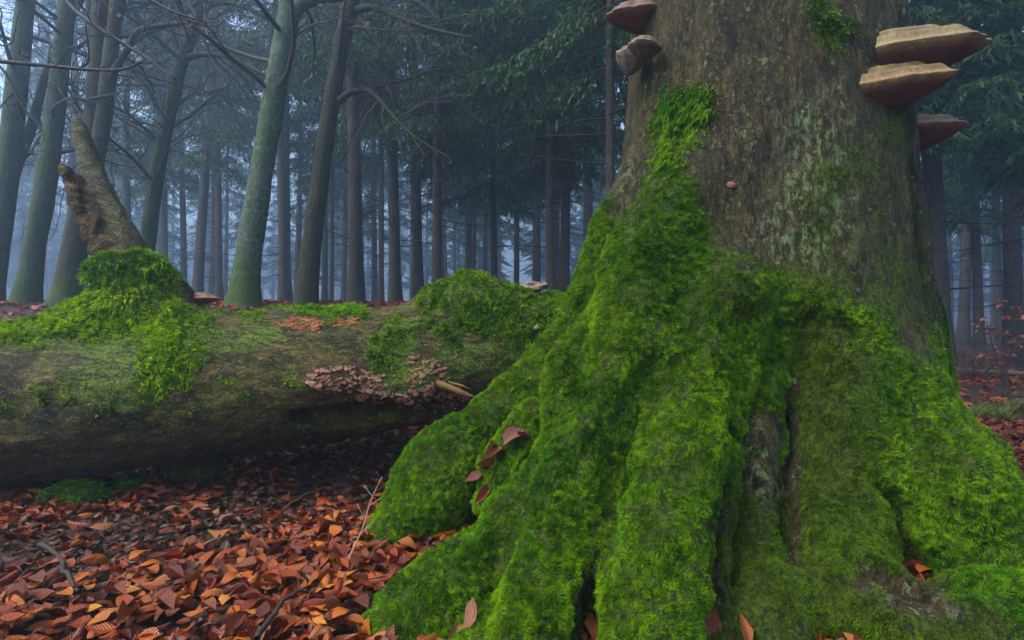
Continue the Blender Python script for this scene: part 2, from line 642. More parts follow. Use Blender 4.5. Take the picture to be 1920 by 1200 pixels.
# ------------------------------------------------------------------ implicit surfaces for the big tree and the log
class Field:
    def __init__(self, lo, hi, h):
        self.lo, self.h = np.array(lo, float), h
        self.n = np.ceil((np.array(hi) - lo) / h).astype(int) + 1
        self.ax = [self.lo[a] + np.arange(self.n[a]) * h for a in range(3)]
        self.d = np.full(self.n, 1.0, np.float32)

    def box(self, lo, hi):
        sl = []
        for a in range(3):
            i0 = max(0, int((lo[a] - self.lo[a]) / self.h))
            i1 = min(self.n[a], int((hi[a] - self.lo[a]) / self.h) + 2)
            if i1 <= i0:
                return None
            sl.append(slice(i0, i1))
        return tuple(sl)

    def grid(self, sl):
        X, Y, Z = np.meshgrid(self.ax[0][sl[0]], self.ax[1][sl[1]], self.ax[2][sl[2]], indexing='ij', sparse=True)
        return X.astype(np.float32), Y.astype(np.float32), Z.astype(np.float32)

    @staticmethod
    def seg(X, Y, Z, a, b, ra, rb):
        ab = b - a
        L = float(ab @ ab) + 1e-9
        t = ((X - a[0]) * ab[0] + (Y - a[1]) * ab[1] + (Z - a[2]) * ab[2]) / L
        t = np.clip(t, 0, 1)
        dx, dy, dz = X - (a[0] + ab[0] * t), Y - (a[1] + ab[1] * t), Z - (a[2] + ab[2] * t)
        return np.sqrt(dx * dx + dy * dy + dz * dz) - (ra + (rb - ra) * t)

    def chain(self, pts, k=0.08, sub=False, m=0.2):
        """smooth-union (or smooth-subtract) a chain of tapered rounds: rows x, y, z, r"""
        P = np.asarray(pts, float)
        pad = P[:, 3].max() + m
        sl = self.box(P[:, :3].min(0) - pad, P[:, :3].max(0) + pad)
        if sl is None:
            return
        X, Y, Z = self.grid(sl)
        d = None
        for p, q in zip(P[:-1], P[1:]):
            e = self.seg(X, Y, Z, p[:3], q[:3], p[3], q[3])
            d = e if d is None else np.minimum(d, e)
        self.merge(sl, d, k, sub)

    def merge(self, sl, d, k, sub=False):
        a = self.d[sl]
        b = -d if sub else d
        h = np.maximum(k - np.abs(a - b), 0) / k
        if sub:
            self.d[sl] = np.maximum(a, b) + h * h * k * 0.25
        else:
            self.d[sl] = np.minimum(a, b) - h * h * k * 0.25

    def sample(self, P):
        I = np.round((np.asarray(P) - self.lo) / self.h).astype(int)
        ok = ((I >= 0) & (I < self.n)).all(1)
        r = np.full(len(I), 1.0)
        J = I[ok]
        r[ok] = self.d[J[:, 0], J[:, 1], J[:, 2]]
        return r

    def mesh(self):
        """naive surface nets"""
        D = self.d
        ins = D < 0
        nx, ny, nz = D.shape
        c = np.zeros((nx - 1, ny - 1, nz - 1), np.uint8)
        for dx in (0, 1):
            for dy in (0, 1):
                for dz in (0, 1):
                    c += ins[dx:nx - 1 + dx, dy:ny - 1 + dy, dz:nz - 1 + dz]
        act = (c > 0) & (c < 8)
        I = np.argwhere(act)
        idx = np.full(act.shape, -1, np.int64)
        idx[act] = np.arange(len(I))
        acc = np.zeros((len(I), 3))
        cnt = np.zeros(len(I))
        cor = [(a, b, e) for a in (0, 1) for b in (0, 1) for e in (0, 1)]
        for p in cor:
            for ax in range(3):
                if p[ax]:
                    continue
                q = list(p)
                q[ax] = 1
                da = D[I[:, 0] + p[0], I[:, 1] + p[1], I[:, 2] + p[2]]
                db = D[I[:, 0] + q[0], I[:, 1] + q[1], I[:, 2] + q[2]]
                m = (da < 0) != (db < 0)
                t = np.where(m, da / np.where(da == db, 1, da - db), 0)
                pt = np.tile(np.array(p, float), (len(I), 1))
                pt[:, ax] += t
                acc[m] += pt[m]
                cnt[m] += 1
        V = self.lo + (I + acc / cnt[:, None]) * self.h
        Q = []
        for ax in range(3):
            u, w = (ax + 1) % 3, (ax + 2) % 3
            sa = [slice(None)] * 3
            sb = [slice(None)] * 3
            sa[ax], sb[ax] = slice(0, -1), slice(1, None)
            A, B = ins[tuple(sa)], ins[tuple(sb)]
            E = np.argwhere(A != B)
            ok = (E[:, u] > 0) & (E[:, w] > 0) & (E[:, u] < D.shape[u] - 1) & (E[:, w] < D.shape[w] - 1)
            E = E[ok]
            flip = A[E[:, 0], E[:, 1], E[:, 2]]
            quad = []
            for du, dw in ((-1, -1), (0, -1), (0, 0), (-1, 0)):
                J = E.copy()
                J[:, u] += du
                J[:, w] += dw
                quad.append(idx[J[:, 0], J[:, 1], J[:, 2]])
            q = np.stack(quad, 1)
            q[~flip] = q[~flip][:, ::-1]
            Q.append(q)
        Q = np.concatenate(Q)
        Q = Q[(Q >= 0).all(1)]
        return V, Q


def vnormals(V, Q):
    n = np.cross(V[Q[:, 2]] - V[Q[:, 0]], V[Q[:, 3]] - V[Q[:, 1]])
    N = np.zeros_like(V)
    for j in range(4):
        np.add.at(N, Q[:, j], n)
    return norm(N)


def relax(V, Q, it=2, lam=0.5):
    for _ in range(it):
        A = np.zeros_like(V)
        C = np.zeros(len(V))
        for a, b in ((0, 1), (1, 2), (2, 3), (3, 0)):
            np.add.at(A, Q[:, a], V[Q[:, b]])
            np.add.at(A, Q[:, b], V[Q[:, a]])
            np.add.at(C, Q[:, a], 1)
            np.add.at(C, Q[:, b], 1)
        V = V * (1 - lam) + lam * A / np.maximum(C, 1)[:, None]
    return V


def catmull(rows, n=6):
    R = np.asarray(rows, float)
    R = np.vstack([2 * R[0] - R[1], R, 2 * R[-1] - R[-2]])
    out = []
    for i in range(1, len(R) - 2):
        for t in np.linspace(0, 1, n, endpoint=False):
            p0, p1, p2, p3 = R[i - 1], R[i], R[i + 1], R[i + 2]
            out.append(0.5 * (2 * p1 + (p2 - p0) * t + (2 * p0 - 5 * p1 + 4 * p2 - p3) * t * t + (3 * p1 - p0 - 3 * p2 + p3) * t ** 3))
    out.append(R[-2])
    out = np.array(out)
    if out.shape[1] > 3:
        out[:, 3] = np.maximum(out[:, 3], 0.003)
    return out


def pix(rows):
    """rows of photograph px, py, distance Y, radius -> x, y, z, r"""
    return np.array([[*at(a, b, c), r] for a, b, c, r in rows])


def inpoly(px, py, poly):
    P = np.asarray(poly, float)
    c = np.zeros(px.shape, bool)
    j = len(P) - 1
    for i in range(len(P)):
        xi, yi, xj, yj = *P[i], *P[j]
        if yi != yj:
            c ^= ((yi > py) != (yj > py)) & (px < (xj - xi) * (py - yi) / (yj - yi) + xi)
        j = i
    return c


def softpoly(px, py, polys, rad=14):
    """soft inside measure 0..1 by sampling the test at jittered positions"""
    acc = np.zeros(px.shape)
    offs = [(0, 0)] + [(rad * math.cos(a), rad * math.sin(a)) for a in np.arange(0, 6.28, 0.785)] + [(rad * .5 * math.cos(a), rad * .5 * math.sin(a)) for a in np.arange(0.4, 6.28, 1.57)]
    for dx, dy in offs:
        ins = np.zeros(px.shape, bool)
        for p in polys:
            ins |= inpoly(px + dx, py + dy, p)
        acc += ins
    return acc / len(offs)


# moss shoots -------------------------------------------------------------
def moss_blades(V, Q, N, w, per_m2, L, seed, tint=(1, 1, 1), width=0.0019, droop=0.4, dark=None, thin=False):
    rng = np.random.default_rng(seed)
    T = np.concatenate([Q[:, [0, 1, 2]], Q[:, [0, 2, 3]]])
    A, B, C = V[T[:, 0]], V[T[:, 1]], V[T[:, 2]]
    area = 0.5 * np.linalg.norm(np.cross(B - A, C - A), axis=1)
    wt = w[T].mean(1)
    cen = (A + B + C) / 3
    view = np.array([0, 0, CAM_Z]) - cen
    dist = np.linalg.norm(view, axis=1)
    nf = norm(N[T].mean(1))
    facing = (nf * view).sum(1) / dist
    ff = np.where(facing > -0.2, 1.0, 0.05)
    df = np.clip((2.2 / dist) ** 1.3, 0.25, 1.6)
    lam = area * wt * ff * df * per_m2
    n = rng.poisson(lam)
    f = np.repeat(np.arange(len(T)), n)
    m = len(f)
    if m == 0:
        return None
    r1, r2 = np.sqrt(rng.random(m)), rng.random(m)
    ba, bb, bc = (1 - r1)[:, None], (r1 * (1 - r2))[:, None], (r1 * r2)[:, None]
    P = A[f] * ba + B[f] * bb + C[f] * bc
    Nn = norm(N[T[f, 0]] * ba + N[T[f, 1]] * bb + N[T[f, 2]] * bc)
    wv = (w[T[f, 0]] * ba[:, 0] + w[T[f, 1]] * bb[:, 0] + w[T[f, 2]] * bc[:, 0])
    tuft = np.stack([vn(P, 24, seed + 1), vn(P, 24, seed + 2), vn(P, 24, seed + 3)], 1)
    tuft2 = np.stack([vn(P, 60, seed + 4), vn(P, 60, seed + 5), vn(P, 60, seed + 6)], 1)
    d = Nn * 0.75 + tuft * 0.65 + tuft2 * 0.75 + rng.normal(0, 0.20, (m, 3))
    d = d - Nn * np.minimum((d * Nn).sum(1), 0.0)[:, None]
    g = np.array([0, 0, -1.0])
    side = 1 - np.abs(Nn[:, 2:3])
    d = norm(d + g * droop * side)
    cl = vn(P, 9, seed + 7) * 0.5 + vn(P, 22, seed + 8) * 0.5
    tf = np.clip(.5 + .8 * vn(P, 62, seed + 11) + .4 * vn(P, 125, seed + 12), 0, 1)
    ln = rng.uniform(L[0], L[1], m) * (0.75 + 0.45 * cl) * (0.68 + 0.6 * tf) * (0.45 + 0.55 * np.clip(wv, 0, 1)) * np.clip(dist[f] / 2.2, 0.8, 1.5) ** 0.5
    wd = width * rng.uniform(0.7, 1.4, m) * np.clip(dist[f] / 2.2, 0.7, 1.8) ** 0.6
    sidev = norm(np.cross(d, rng.normal(0, 1, (m, 3))))
    b0 = P - Nn * 0.006
    mid = b0 + d * (ln * 0.55)[:, None]
    tip = mid + norm(d + g * (0.25 + droop * 0.8)) * (ln * 0.5)[:, None]
    W = sidev * wd[:, None]
    if thin:
        b1 = P - Nn * 0.002
        tip = b1 + norm(d + g * droop * .5) * ln[:, None]
        VV = np.stack([b1 - W * .9, b1 + W * .9, tip], 1).reshape(-1, 3)
        quads, tris = None, np.arange(m)[:, None] * 3 + np.array([[0, 1, 2]])
    VV_ = VV if thin else None
    VV = np.stack([b0, mid + W * 1.15, tip, mid - W * 1.15], 1).reshape(-1, 3)
    k = np.arange(m)[:, None] * 4
    if thin:
        VV = VV_
    else:
        quads = k + np.array([[0, 1, 2, 3]])
        tris = None
    hue = np.clip(0.5 + 0.6 * (vn(P, 3.2, seed + 9) * 0.9 + vn(P, 11, seed + 10) * 0.7) + .22 * (tf - .5) + rng.normal(0, 0.10, m), 0, 1)[:, None]
    c0 = np.array([0.030, 0.125, 0.001])
    c1 = np.array([0.150, 0.285, 0.001])
    col = (c0 * (1 - hue) + c1 * hue) * rng.uniform(0.8, 1.15, (m, 1)) * (0.74 + 0.46 * tf[:, None]) * np.array(tint)
    br = (rng.random(m) < 0.035)[:, None]
    col = np.where(br, np.array([0.22, 0.17, 0.05]), col)
    if dark is not None:
        dk = (dark[T[f, 0]])[:, None]
        col = col * (1 - dk) + dk * np.array([0.068, 0.118, 0.004]) * rng.uniform(0.6, 1.5, (m, 1))
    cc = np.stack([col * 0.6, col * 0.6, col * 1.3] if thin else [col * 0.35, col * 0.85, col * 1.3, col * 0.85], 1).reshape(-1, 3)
    return VV, quads, tris, cc


# ================================================================== THE BIG OLD TREE
TX, TY = 1.25, 2.9
tree_f = Field((-0.75, 1.25, -0.2), (3.35, 3.95, 3.1), 0.0185)
sl = (slice(None),) * 3
X, Y, Z = tree_f.grid(sl)
cx = TX + 0.012 * (Z - 2.0)
ang = np.arctan2(Y - TY, X - cx)
rad = np.interp(Z, [-0.3, 0.0, 0.3, 0.7, 1.17, 1.58, 2.26, 3.2], [0.80, 0.79, 0.77, 0.74, 0.705, 0.668, 0.628, 0.61]).astype(np.float32)
lob = (0.016 * np.sin(5 * ang + 0.6) + 0.012 * np.sin(9 * ang + 2.0 + Z * 0.4)) * (1 + 0.8 * np.exp(-Z / 0.6))


def groove(a0, wdt, amp):
    da = (ang - a0 + np.pi) % (2 * np.pi) - np.pi
    return -amp * np.exp(-(da / wdt) ** 2)


gl = math.atan2(at(1275, 120, 2.4)[1] - TY, at(1275, 120, 2.4)[0] - TX)
gr_ = math.atan2(at(1632, 350, 2.5)[1] - TY, at(1632, 350, 2.5)[0] - TX)
lob = lob + groove(gl, 0.05, 0.03) + groove(gr_, 0.07, 0.05) * np.clip((2.9 - Z) / .8, 0, 1) + groove(gr_ + .28, .16, -.03)
d0 = (np.sqrt((X - cx) ** 2 + (Y - TY) ** 2) - (rad + lob)) * 0.9
tree_f.d = np.maximum(d0, Z - 3.05).astype(np.float32)
del d0, rad, lob, ang

ROOTS = {}
ROOTS['behind'] = pix([(1215, 330, 2.75, .14), (1165, 470, 2.70, .165), (1125, 590, 2.68, .165), (1055, 690, 2.65, .15), (965, 770, 2.6, .135),
                       (895, 830, 2.55, .14), (830, 895, 2.48, .185), (775, 985, 2.42, .13), (700, 1030, 2.38, .06), (640, 1040, 2.36, .02)])
ROOTS['front_outer'] = pix([(1290, 340, 2.42, .13), (1225, 490, 2.36, .19), (1175, 640, 2.25, .20), (1120, 800, 2.1, .185), (1035, 950, 1.97, .155),
                            (915, 1065, 1.85, .145), (805, 1150, 1.76, .138), (738, 1228, 1.70, .135), (690, 1330, 1.60, .12)])
ROOTS['front_inner'] = pix([(1130, 800, 2.1, .15), (1080, 980, 1.9, .14), (1015, 1110, 1.73, .135), (955, 1230, 1.6, .15), (900, 1330, 1.5, .11)])
ROOTS['front'] = pix([(1340, 520, 2.4, .22), (1290, 720, 2.18, .215), (1265, 900, 1.95, .19), (1252, 1060, 1.75, .165), (1240, 1230, 1.57, .165), (1230, 1400, 1.42, .12)])
ROOTS['middle'] = pix([(1440, 760, 2.25, .16), (1430, 930, 2.07, .14), (1415, 1090, 1.86, .12), (1400, 1240, 1.68, .10)])
ROOTS['hollow'] = pix([(1560, 720, 2.3, .2), (1570, 920, 2.12, .18), (1590, 1090, 1.9, .15), (1590, 1230, 1.72, .14)])
ROOTS['low_right'] = pix([(1500, 960, 2.05, .14), (1560, 1085, 1.82, .15), (1650, 1150, 1.65, .15), (1800, 1185, 1.60, .15), (1960, 1205, 1.62, .15), (2100, 1250, 1.75, .10)])
ROOTS['low_middle'] = pix([(1480, 1020, 1.95, .10), (1465, 1110, 1.76, .11), (1440, 1175, 1.65, .12), (1410, 1260, 1.57, .11)])
ROOTS['right'] = pix([(1530, 470, 2.6, .20), (1600, 660, 2.42, .235), (1690, 840, 2.22, .235), (1800, 990, 2.06, .215), (1915, 1120, 1.95, .18), (2050, 1250, 1.88, .12), (2160, 1330, 1.85, .05)])
ROOTS['buttress'] = pix([(1655, 100, 2.85, .10), (1672, 400, 2.82, .13), (1690, 600, 2.8, .16), (1700, 760, 2.78, .18), (1730, 900, 2.75, .16)])
ROOTS['back'] = np.array([[1.5, 3.4, 0.7, .2], [1.8, 3.7, .25, .17], [2.1, 4.0, 0.0, .1]])
KR = dict(behind=.10, front_outer=.09, front_inner=.03, front=.06, middle=.04, hollow=.06, low_right=.06, low_middle=.05, right=.12, buttress=.05, back=.15)
for nme, ctl in ROOTS.items():
    ROOTS[nme] = catmull(ctl, 5)
    tree_f.chain(ROOTS[nme], KR[nme])
# small mossy mound between the roots, knuckles on the roots
tree_f.chain(pix([(1000, 800, 2.35, .10), (950, 865, 2.28, .085), (905, 935, 2.22, .05)]), .05)
for p in [(1110, 1010, 1.84, .10), (1225, 1010, 1.72, .12), (1290, 860, 1.9, .12), (1085, 690, 2.2, .10), (1350, 560, 2.2, .12),
          (1790, 905, 1.98, .12), (1840, 860, 2.1, .06)]:
    a = np.array([*at(*p[:3]), p[3]])
    b = a.copy()
    b[2] -= .05
    tree_f.chain(np.array([a, b]), .12)
# cracks and hollows
def surf(px_, py_, r, sink=0.0):
    """a round of radius r on the tree's surface where the sight line through px, py meets it"""
    Ys = np.arange(1.35, 3.2, .01)
    P = np.array([at(px_, py_, y) for y in Ys])
    d = tree_f.sample(P)
    k = int(np.argmax(d < 0)) if (d < 0).any() else len(Ys) // 2
    p = at(px_, py_, Ys[k] + sink)
    return [*p, r]


for rows, kk in [([(1125, 470, .03, 0), (1092, 610, .045, .0), (1072, 740, .05, .0), (1020, 800, .05, .0)], .10),
                 ([(978, 812, .028, .0), (925, 868, .04, .0), (893, 930, .05, .0), (880, 985, .055, .0), (838, 1022, .045, .0)], .05),
                 ([(1215, 700, .03, .0), (1185, 800, .04, .0), (1150, 910, .05, .0), (1128, 1000, .05, .0)], .10),
                 ([(990, 890, .03, .0), (950, 990, .045, .0), (922, 1080, .05, .0), (905, 1150, .05, .0)], .08),
                 ([(1400, 600, .03, .0), (1400, 720, .045, .0), (1385, 830, .05, .0), (1372, 910, .05, .0)], .10),
                 ([(1520, 600, .03, .0), (1500, 720, .045, .0), (1492, 860, .05, .0)], .10),
                 ([(1640, 900, .03, .0), (1690, 980, .05, .0), (1760, 1080, .05, .0)], .08)]:
    tree_f.chain(catmull(np.array([surf(*r) for r in rows]), 4), kk, True)
S_FIELD = [
    [(1474, 690, .014, 0), (1478, 760, .024, .0), (1480, 840, .034, .005), (1479, 910, .042, .01), (1487, 1000, .046, .01), (1502, 1060, .03, .0)],
    [(1372, 905, .016, 0), (1350, 985, .032, .0), (1340, 1060, .04, .005), (1336, 1130, .045, .005), (1330, 1195, .045, .0)],
    [(1598, 1062, .02, 0), (1640, 1082, .035, .02), (1700, 1108, .035, .02), (1770, 1150, .02, 0)],
]
for rows in S_FIELD:
    ch = catmull(np.array([surf(*r) for r in rows]), 5)
    tree_f.chain(ch, .025, True)
    deep = ch.copy()
    deep[:, 1] += .07
    tree_f.chain(deep, .02, True)
tree_f.chain(catmull(pix([(1132, 1010, 1.82, .012), (1118, 1090, 1.72, .03), (1100, 1200, 1.6, .045)]), 4), .03, True)
tree_f.chain(pix([(1545, 62, 2.25, .016), (1562, 70, 2.26, .02), (1578, 75, 2.27, .012)]), .03, True)
tree_f.chain(pix([(1345, 800, 2.0, .015), (1385, 830, 2.02, .02)]), .05, True)

tV, tQ = tree_f.mesh()
tV = relax(tV, tQ, 2, 0.5)
tN = vnormals(tV, tQ)
px, py, dep = proj(tV)
wob = np.stack([vn(tV, 14, 41), vn(tV, 14, 42)], 1) * 16 + np.stack([vn(tV, 45, 43), vn(tV, 45, 44)], 1) * 9
wx, wy = px + wob[:, 0], py + wob[:, 1]
MOSS_ON = [
    [(1135, 365), (1150, 395), (1180, 440), (1195, 430), (1215, 330), (1235, 300), (1270, 290), (1310, 350), (1305, 390), (1335, 440), (1345, 490), (1420, 505), (1510, 495), (1560, 520),
     (1600, 560), (1640, 590), (1700, 660), (1790, 770), (1900, 880), (2100, 1000), (2100, 1400), (600, 1400), (600, 960), (700, 900), (760, 800), (860, 740), (1040, 600), (1100, 420)],
    [(1240, 190), (1275, 165), (1330, 170), (1335, 205), (1310, 240), (1280, 280), (1262, 300), (1240, 285), (1232, 230)],
    [(1255, 290), (1275, 285), (1285, 340), (1240, 350), (1235, 320)],
    [(1505, 20), (1560, 12), (1592, 35), (1588, 75), (1562, 100), (1535, 92), (1530, 60), (1505, 45)],
    [(1730, 600), (1765, 640), (1790, 760), (1760, 730)],
]
MOSS_OFF = [
    [(1395, 775), (1470, 770), (1478, 930), (1440, 960), (1385, 900), (1375, 830)],
    [(1465, 690), (1495, 690), (1505, 900), (1510, 1070), (1470, 1070), (1468, 860)],
    [(1600, 1060), (1700, 1070), (1790, 1130), (1820, 1180), (1700, 1160), (1600, 1110)],
    [(1330, 960), (1370, 915), (1372, 1010), (1345, 1180), (1325, 1200)],
    [(1080, 1080), (1120, 1040), (1128, 1200), (1060, 1200)],
    [(1185, 835), (1205, 800), (1192, 860), (1172, 880)],
]
MOSS_THIN = [
    [(1350, 900), (1470, 880), (1480, 1080), (1540, 1250), (1330, 1250)], [(1500, 1040), (1700, 1040), (1880, 1180), (1900, 1260), (1480, 1260)],
    [(1500, 540), (1600, 600), (1640, 760), (1640, 900), (1720, 1000), (1800, 1180), (1700, 1250), (1500, 1250), (1480, 700)],
    [(1590, 250), (1700, 200), (1745, 700), (1660, 600), (1590, 480)],
    [(1330, 470), (1440, 560), (1400, 600), (1340, 560)],
    [(1480, 330), (1600, 300), (1620, 560), (1480, 520)],
]
m_on = softpoly(wx, wy, MOSS_ON, 24)
m_off = softpoly(wx, wy, MOSS_OFF, 12)
m_thin = softpoly(wx, wy, MOSS_THIN, 20)
facing = (tN * norm(np.array([0, 0, CAM_Z]) - tV)).sum(1)
hid = smooth01(0.02, -0.2, facing)
hid_moss = smooth01(1.15, 0.6, tV[:, 2] + 0.35 * vn(tV, 2.5, 77))
tmoss = m_on * (1 - m_off)
tmoss = tmoss * (1 - hid) + hid * hid_moss
sparse = np.clip(0.5 + 0.9 * fbm(tV, 11, 3, 9), 0, 1) * np.clip(0.7 + 0.8 * vn(tV, 5, 91), 0, 1)
thinw = smooth01(0.05, 0.6, m_thin)
tmoss = np.where(m_thin > 0, np.maximum(tmoss * (1 - thinw) + thinw * tmoss * (0.5 + 0.5 * sparse), 0.35 * thinw * sparse * (m_off < 0.5)), tmoss)
lich = softpoly(px, py, [[(1480, 180), (1600, 180), (1600, 520), (1380, 470), (1480, 350)], [(1385, 780), (1470, 780), (1470, 950), (1380, 920)], [(1185, 400), (1215, 300), (1170, 300), (1150, 400)],
                           [(1060, 1190), (1120, 1050), (1140, 1080), (1120, 1200)], [(1600, 1100), (1760, 1110), (1840, 1200), (1640, 1200)]], 40)
rot = .7 * softpoly(px, py, [[(1540, 1000), (1700, 1020), (1780, 1100), (1800, 1250), (1500, 1250), (1500, 1060)], [(1440, 650), (1500, 650), (1500, 900), (1470, 900)]], 40)
# moss cushions swell the surface, bark gets its relief
cush = tmoss * (0.016 + 0.014 * vn(tV, 4.5, 25) + 0.012 * fbm(tV, 9, 2, 21) + 0.008 * vn(tV * np.array([1, 1, .8]), 19, 23))
bark = (1 - tmoss) * (0.006 * fbm(tV * np.array([1, 1, 0.5]), 16, 3, 31) + 0.004 * vn(tV, 34, 33))
tV = tV + tN * (cush + bark)[:, None]
tN = vnormals(tV, tQ)
grn = .55 * smooth01(2.3, .9, tV[:, 2]) * smooth01(-.25, .45, fbm(tV, 6, 4, 78)) * (1 - .9 * np.clip(lich * 1.5, 0, 1))
tcol = np.stack([np.maximum(np.clip(tmoss * 1.3, 0, 1) * 0.9 + 0.18 * thinw, grn), lich * 0.95, rot * 0.85], 1)
tcol = np.clip(tcol, 0, 1)

big = thing('old_beech_tree', (TX, TY, 0), 'massive old beech trunk with moss-covered spreading roots in the right half', 'tree')
# which part does each face belong to
fc = tV[tQ].mean(1)
names = ['behind', 'front_outer', 'front_inner', 'front', 'middle', 'hollow', 'low_right', 'low_middle', 'right', 'back']
best = np.full(len(fc), 1e9)
part = np.full(len(fc), -1)
for gi, nme in enumerate(names):
    R = ROOTS[nme]
    for p, q in zip(R[:-1], R[1:]):
        e = Field.seg(fc[:, 0], fc[:, 1], fc[:, 2], p[:3], q[:3], p[3], q[3])
        s = e < best
        best[s] = e[s]
        part[s] = gi
r_here = np.interp(fc[:, 2], [-0.3, 0.0, 0.3, 0.7, 1.17, 1.58, 2.26, 3.2], [0.92, 0.88, 0.82, 0.765, 0.715, 0.668, 0.628, 0.61])
dtr = np.hypot(fc[:, 0] - TX, fc[:, 1] - TY) - r_here
part[(dtr < best - 0.005) | (fc[:, 2] > 0.95)] = -1
ROOT_LABEL = {'behind': 'low root ending in a rounded moss-covered knob beside the fallen log', 'front_outer': 'long mossy root running down to the lower left into the leaves',
              'front_inner': 'short mossy root finger beside the dark gap', 'front': 'broad thick mossy root coming straight forward', 'middle': 'lichened bare root between two dark slits',
              'hollow': 'brown half-bare root with a hollow beneath it', 'low_right': 'brown barked root creeping along the bottom right corner', 'low_middle': 'short thin mossy root right of the dark slit', 'right': 'broad mossy root sloping away to the right', 'back': 'root on the far side of the trunk'}
T_OFF = np.array([TX, TY, 0])


def submesh(V, Q, faces):
    q = Q[faces]
    u, inv = np.unique(q, return_inverse=True)
    return u, inv.reshape(q.shape)


def part_mesh(name, V, Q, col, N, faces, mat, parent, off):
    u, q = submesh(V, Q, faces)
    b = MB()
    b.add(V[u] - off, q, None, col[u])
    o = b.build(name, mat, parent)
    o.data.normals_split_custom_set_from_vertices([tuple(n) for n in N[u]])
    return o


def moss_part(name, V, Q, N, w, faces, parent, off, per, L, seed, **kw):
    fsel = faces & (w[Q].max(1) > 0.04)
    if not fsel.any():
        return None
    r = moss_blades(V, Q[fsel], N, w, per, L, seed, **kw)
    if r is None:
        return None
    VV, qd, tr, cc = r
    b = MB()
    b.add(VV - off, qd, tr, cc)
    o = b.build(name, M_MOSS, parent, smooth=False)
    tag(o, kind='stuff')
    return o


MOSS_DENS = 215000
dk_attr = np.clip(thinw * 0.75 + 0.35 * smooth01(0.1, 0.5, fbm(tV, 3, 2, 55)) * thinw, 0, 0.9)
upper_patch = np.zeros(len(fc), bool)
fpx, fpy, _ = proj(fc)
knotp = (fpy < 130) & (fpx > 1470) & (fpx < 1630) & (part < 0)
clump = (fpy < 312) & (fpx > 1200) & (fpx < 1360) & (part < 0)
trunk_faces = part < 0
trunk = part_mesh('trunk', tV, tQ, tcol, tN, trunk_faces, M_BARK, big, T_OFF)
mp = moss_part('moss', tV, tQ, tN, tmoss, trunk_faces & ~knotp & ~clump, trunk, T_OFF, MOSS_DENS * .9, (.011, .025), 101, dark=dk_attr, thin=True)
mp = moss_part('moss_tuft', tV, tQ, tN, tmoss, knotp, trunk, T_OFF, MOSS_DENS * .7, (.014, .030), 102, tint=(.75, .75, 1))
tag(mp, 'dark moss ring around a knot high on the trunk')
mp = moss_part('moss_tuft', tV, tQ, tN, tmoss, clump, trunk, T_OFF, MOSS_DENS * .7, (.025, .055), 103, tint=(1.1, 1.05, 1), droop=0.8)
tag(mp, 'hanging bright moss clump on the bark above the roots')
for gi, nme in enumerate(names):
    fsel = part == gi
    if fsel.sum() < 20:
        continue
    ro = part_mesh('root', tV, tQ, tcol, tN, fsel, M_BARK, big, T_OFF)
    tag(ro, ROOT_LABEL[nme])
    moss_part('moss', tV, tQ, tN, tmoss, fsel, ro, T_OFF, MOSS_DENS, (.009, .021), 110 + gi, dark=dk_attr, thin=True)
# the stem above the picture
zz = np.linspace(3.0, 11.0, 14)
b = MB()
b.tube(np.stack([0.012 * (zz - 2) * 1.6, 0 * zz, zz], 1), np.interp(zz, [3, 11], [.622, .36]), 36, (0.1, 0, 0), wob=.05)
for s in range(7):
    a = s * 2.4
    z0 = 6 + s * 0.75
    pts = [np.array([0.1, 0, z0])]
    d = np.array([math.cos(a), math.sin(a), .7])
    for j in range(7):
        pts.append(pts[-1] + d * .55)
        d = norm((d + RNG.normal(0, .15, 3) + np.array([0, 0, .05]))[None])[0]
    b.tube(pts, np.linspace(.16, .03, 8), 8, (0.1, 0, 0))
b.build('upper_stem', M_BARK, big)
bvh_tree = BVHTree.FromPolygons([tuple(v) for v in tV], [tuple(int(x) for x in q) for q in tQ])

# ================================================================== THE FALLEN LOG
log_f = Field((-3.9, 2.2, -0.05), (1.5, 4.4, 2.2), 0.0165)
LOG_AX = catmull(pix([(-600, 810, 2.62, .37), (-250, 795, 2.75, .37), (0, 778, 2.9, .36), (300, 745, 3.05, .36), (600, 708, 3.3, .365), (850, 685, 3.55, .33), (1060, 650, 3.75, .30), (1200, 640, 3.9, .22)]), 5)
log_f.chain(LOG_AX, .02, m=.3)
log_f.chain(pix([(-200, 690, 2.8, .10), (60, 660, 2.98, .13), (170, 620, 3.05, .16), (255, 578, 3.1, .175), (330, 600, 3.12, .13), (430, 650, 3.15, .10)]), .14)
log_f.chain(pix([(180, 512, 2.98, .05), (215, 497, 3.0, .055), (290, 500, 3.06, .05), (320, 525, 3.1, .05), (350, 550, 3.12, .04)]), .05)
LIMB = catmull(pix([(262, 560, 3.10, .14), (232, 465, 3.10, .105), (196, 380, 3.13, .072), (168, 305, 3.16, .054), (151, 250, 3.18, .044), (143, 225, 3.19, .026), (138, 210, 3.2, .008)]), 5)
log_f.chain(pix([(140, 552, 2.84, .04), (205, 542, 2.87, .045)]), .03, True)
log_f.chain(LIMB, .04)
ROTL = catmull(pix([(122, 318, 3.05, .030), (140, 350, 3.05, .05), (165, 405, 3.04, .06), (195, 465, 3.03, .065)]), 4)
log_f.chain(ROTL, .025)
log_f.chain(pix([(112, 312, 2.98, .024), (132, 322, 3.02, .030), (150, 345, 3.04, .022)]), .02, True)
log_f.chain(pix([(165, 355, 2.99, .012), (195, 410, 2.98, .014), (228, 455, 2.97, .010)]), .02, True)
log_f.chain(pix([(760, 610, 3.40, .09), (820, 575, 3.45, .13), (880, 562, 3.50, .175), (960, 585, 3.5, .15), (1030, 620, 3.5, .15)]), .12)
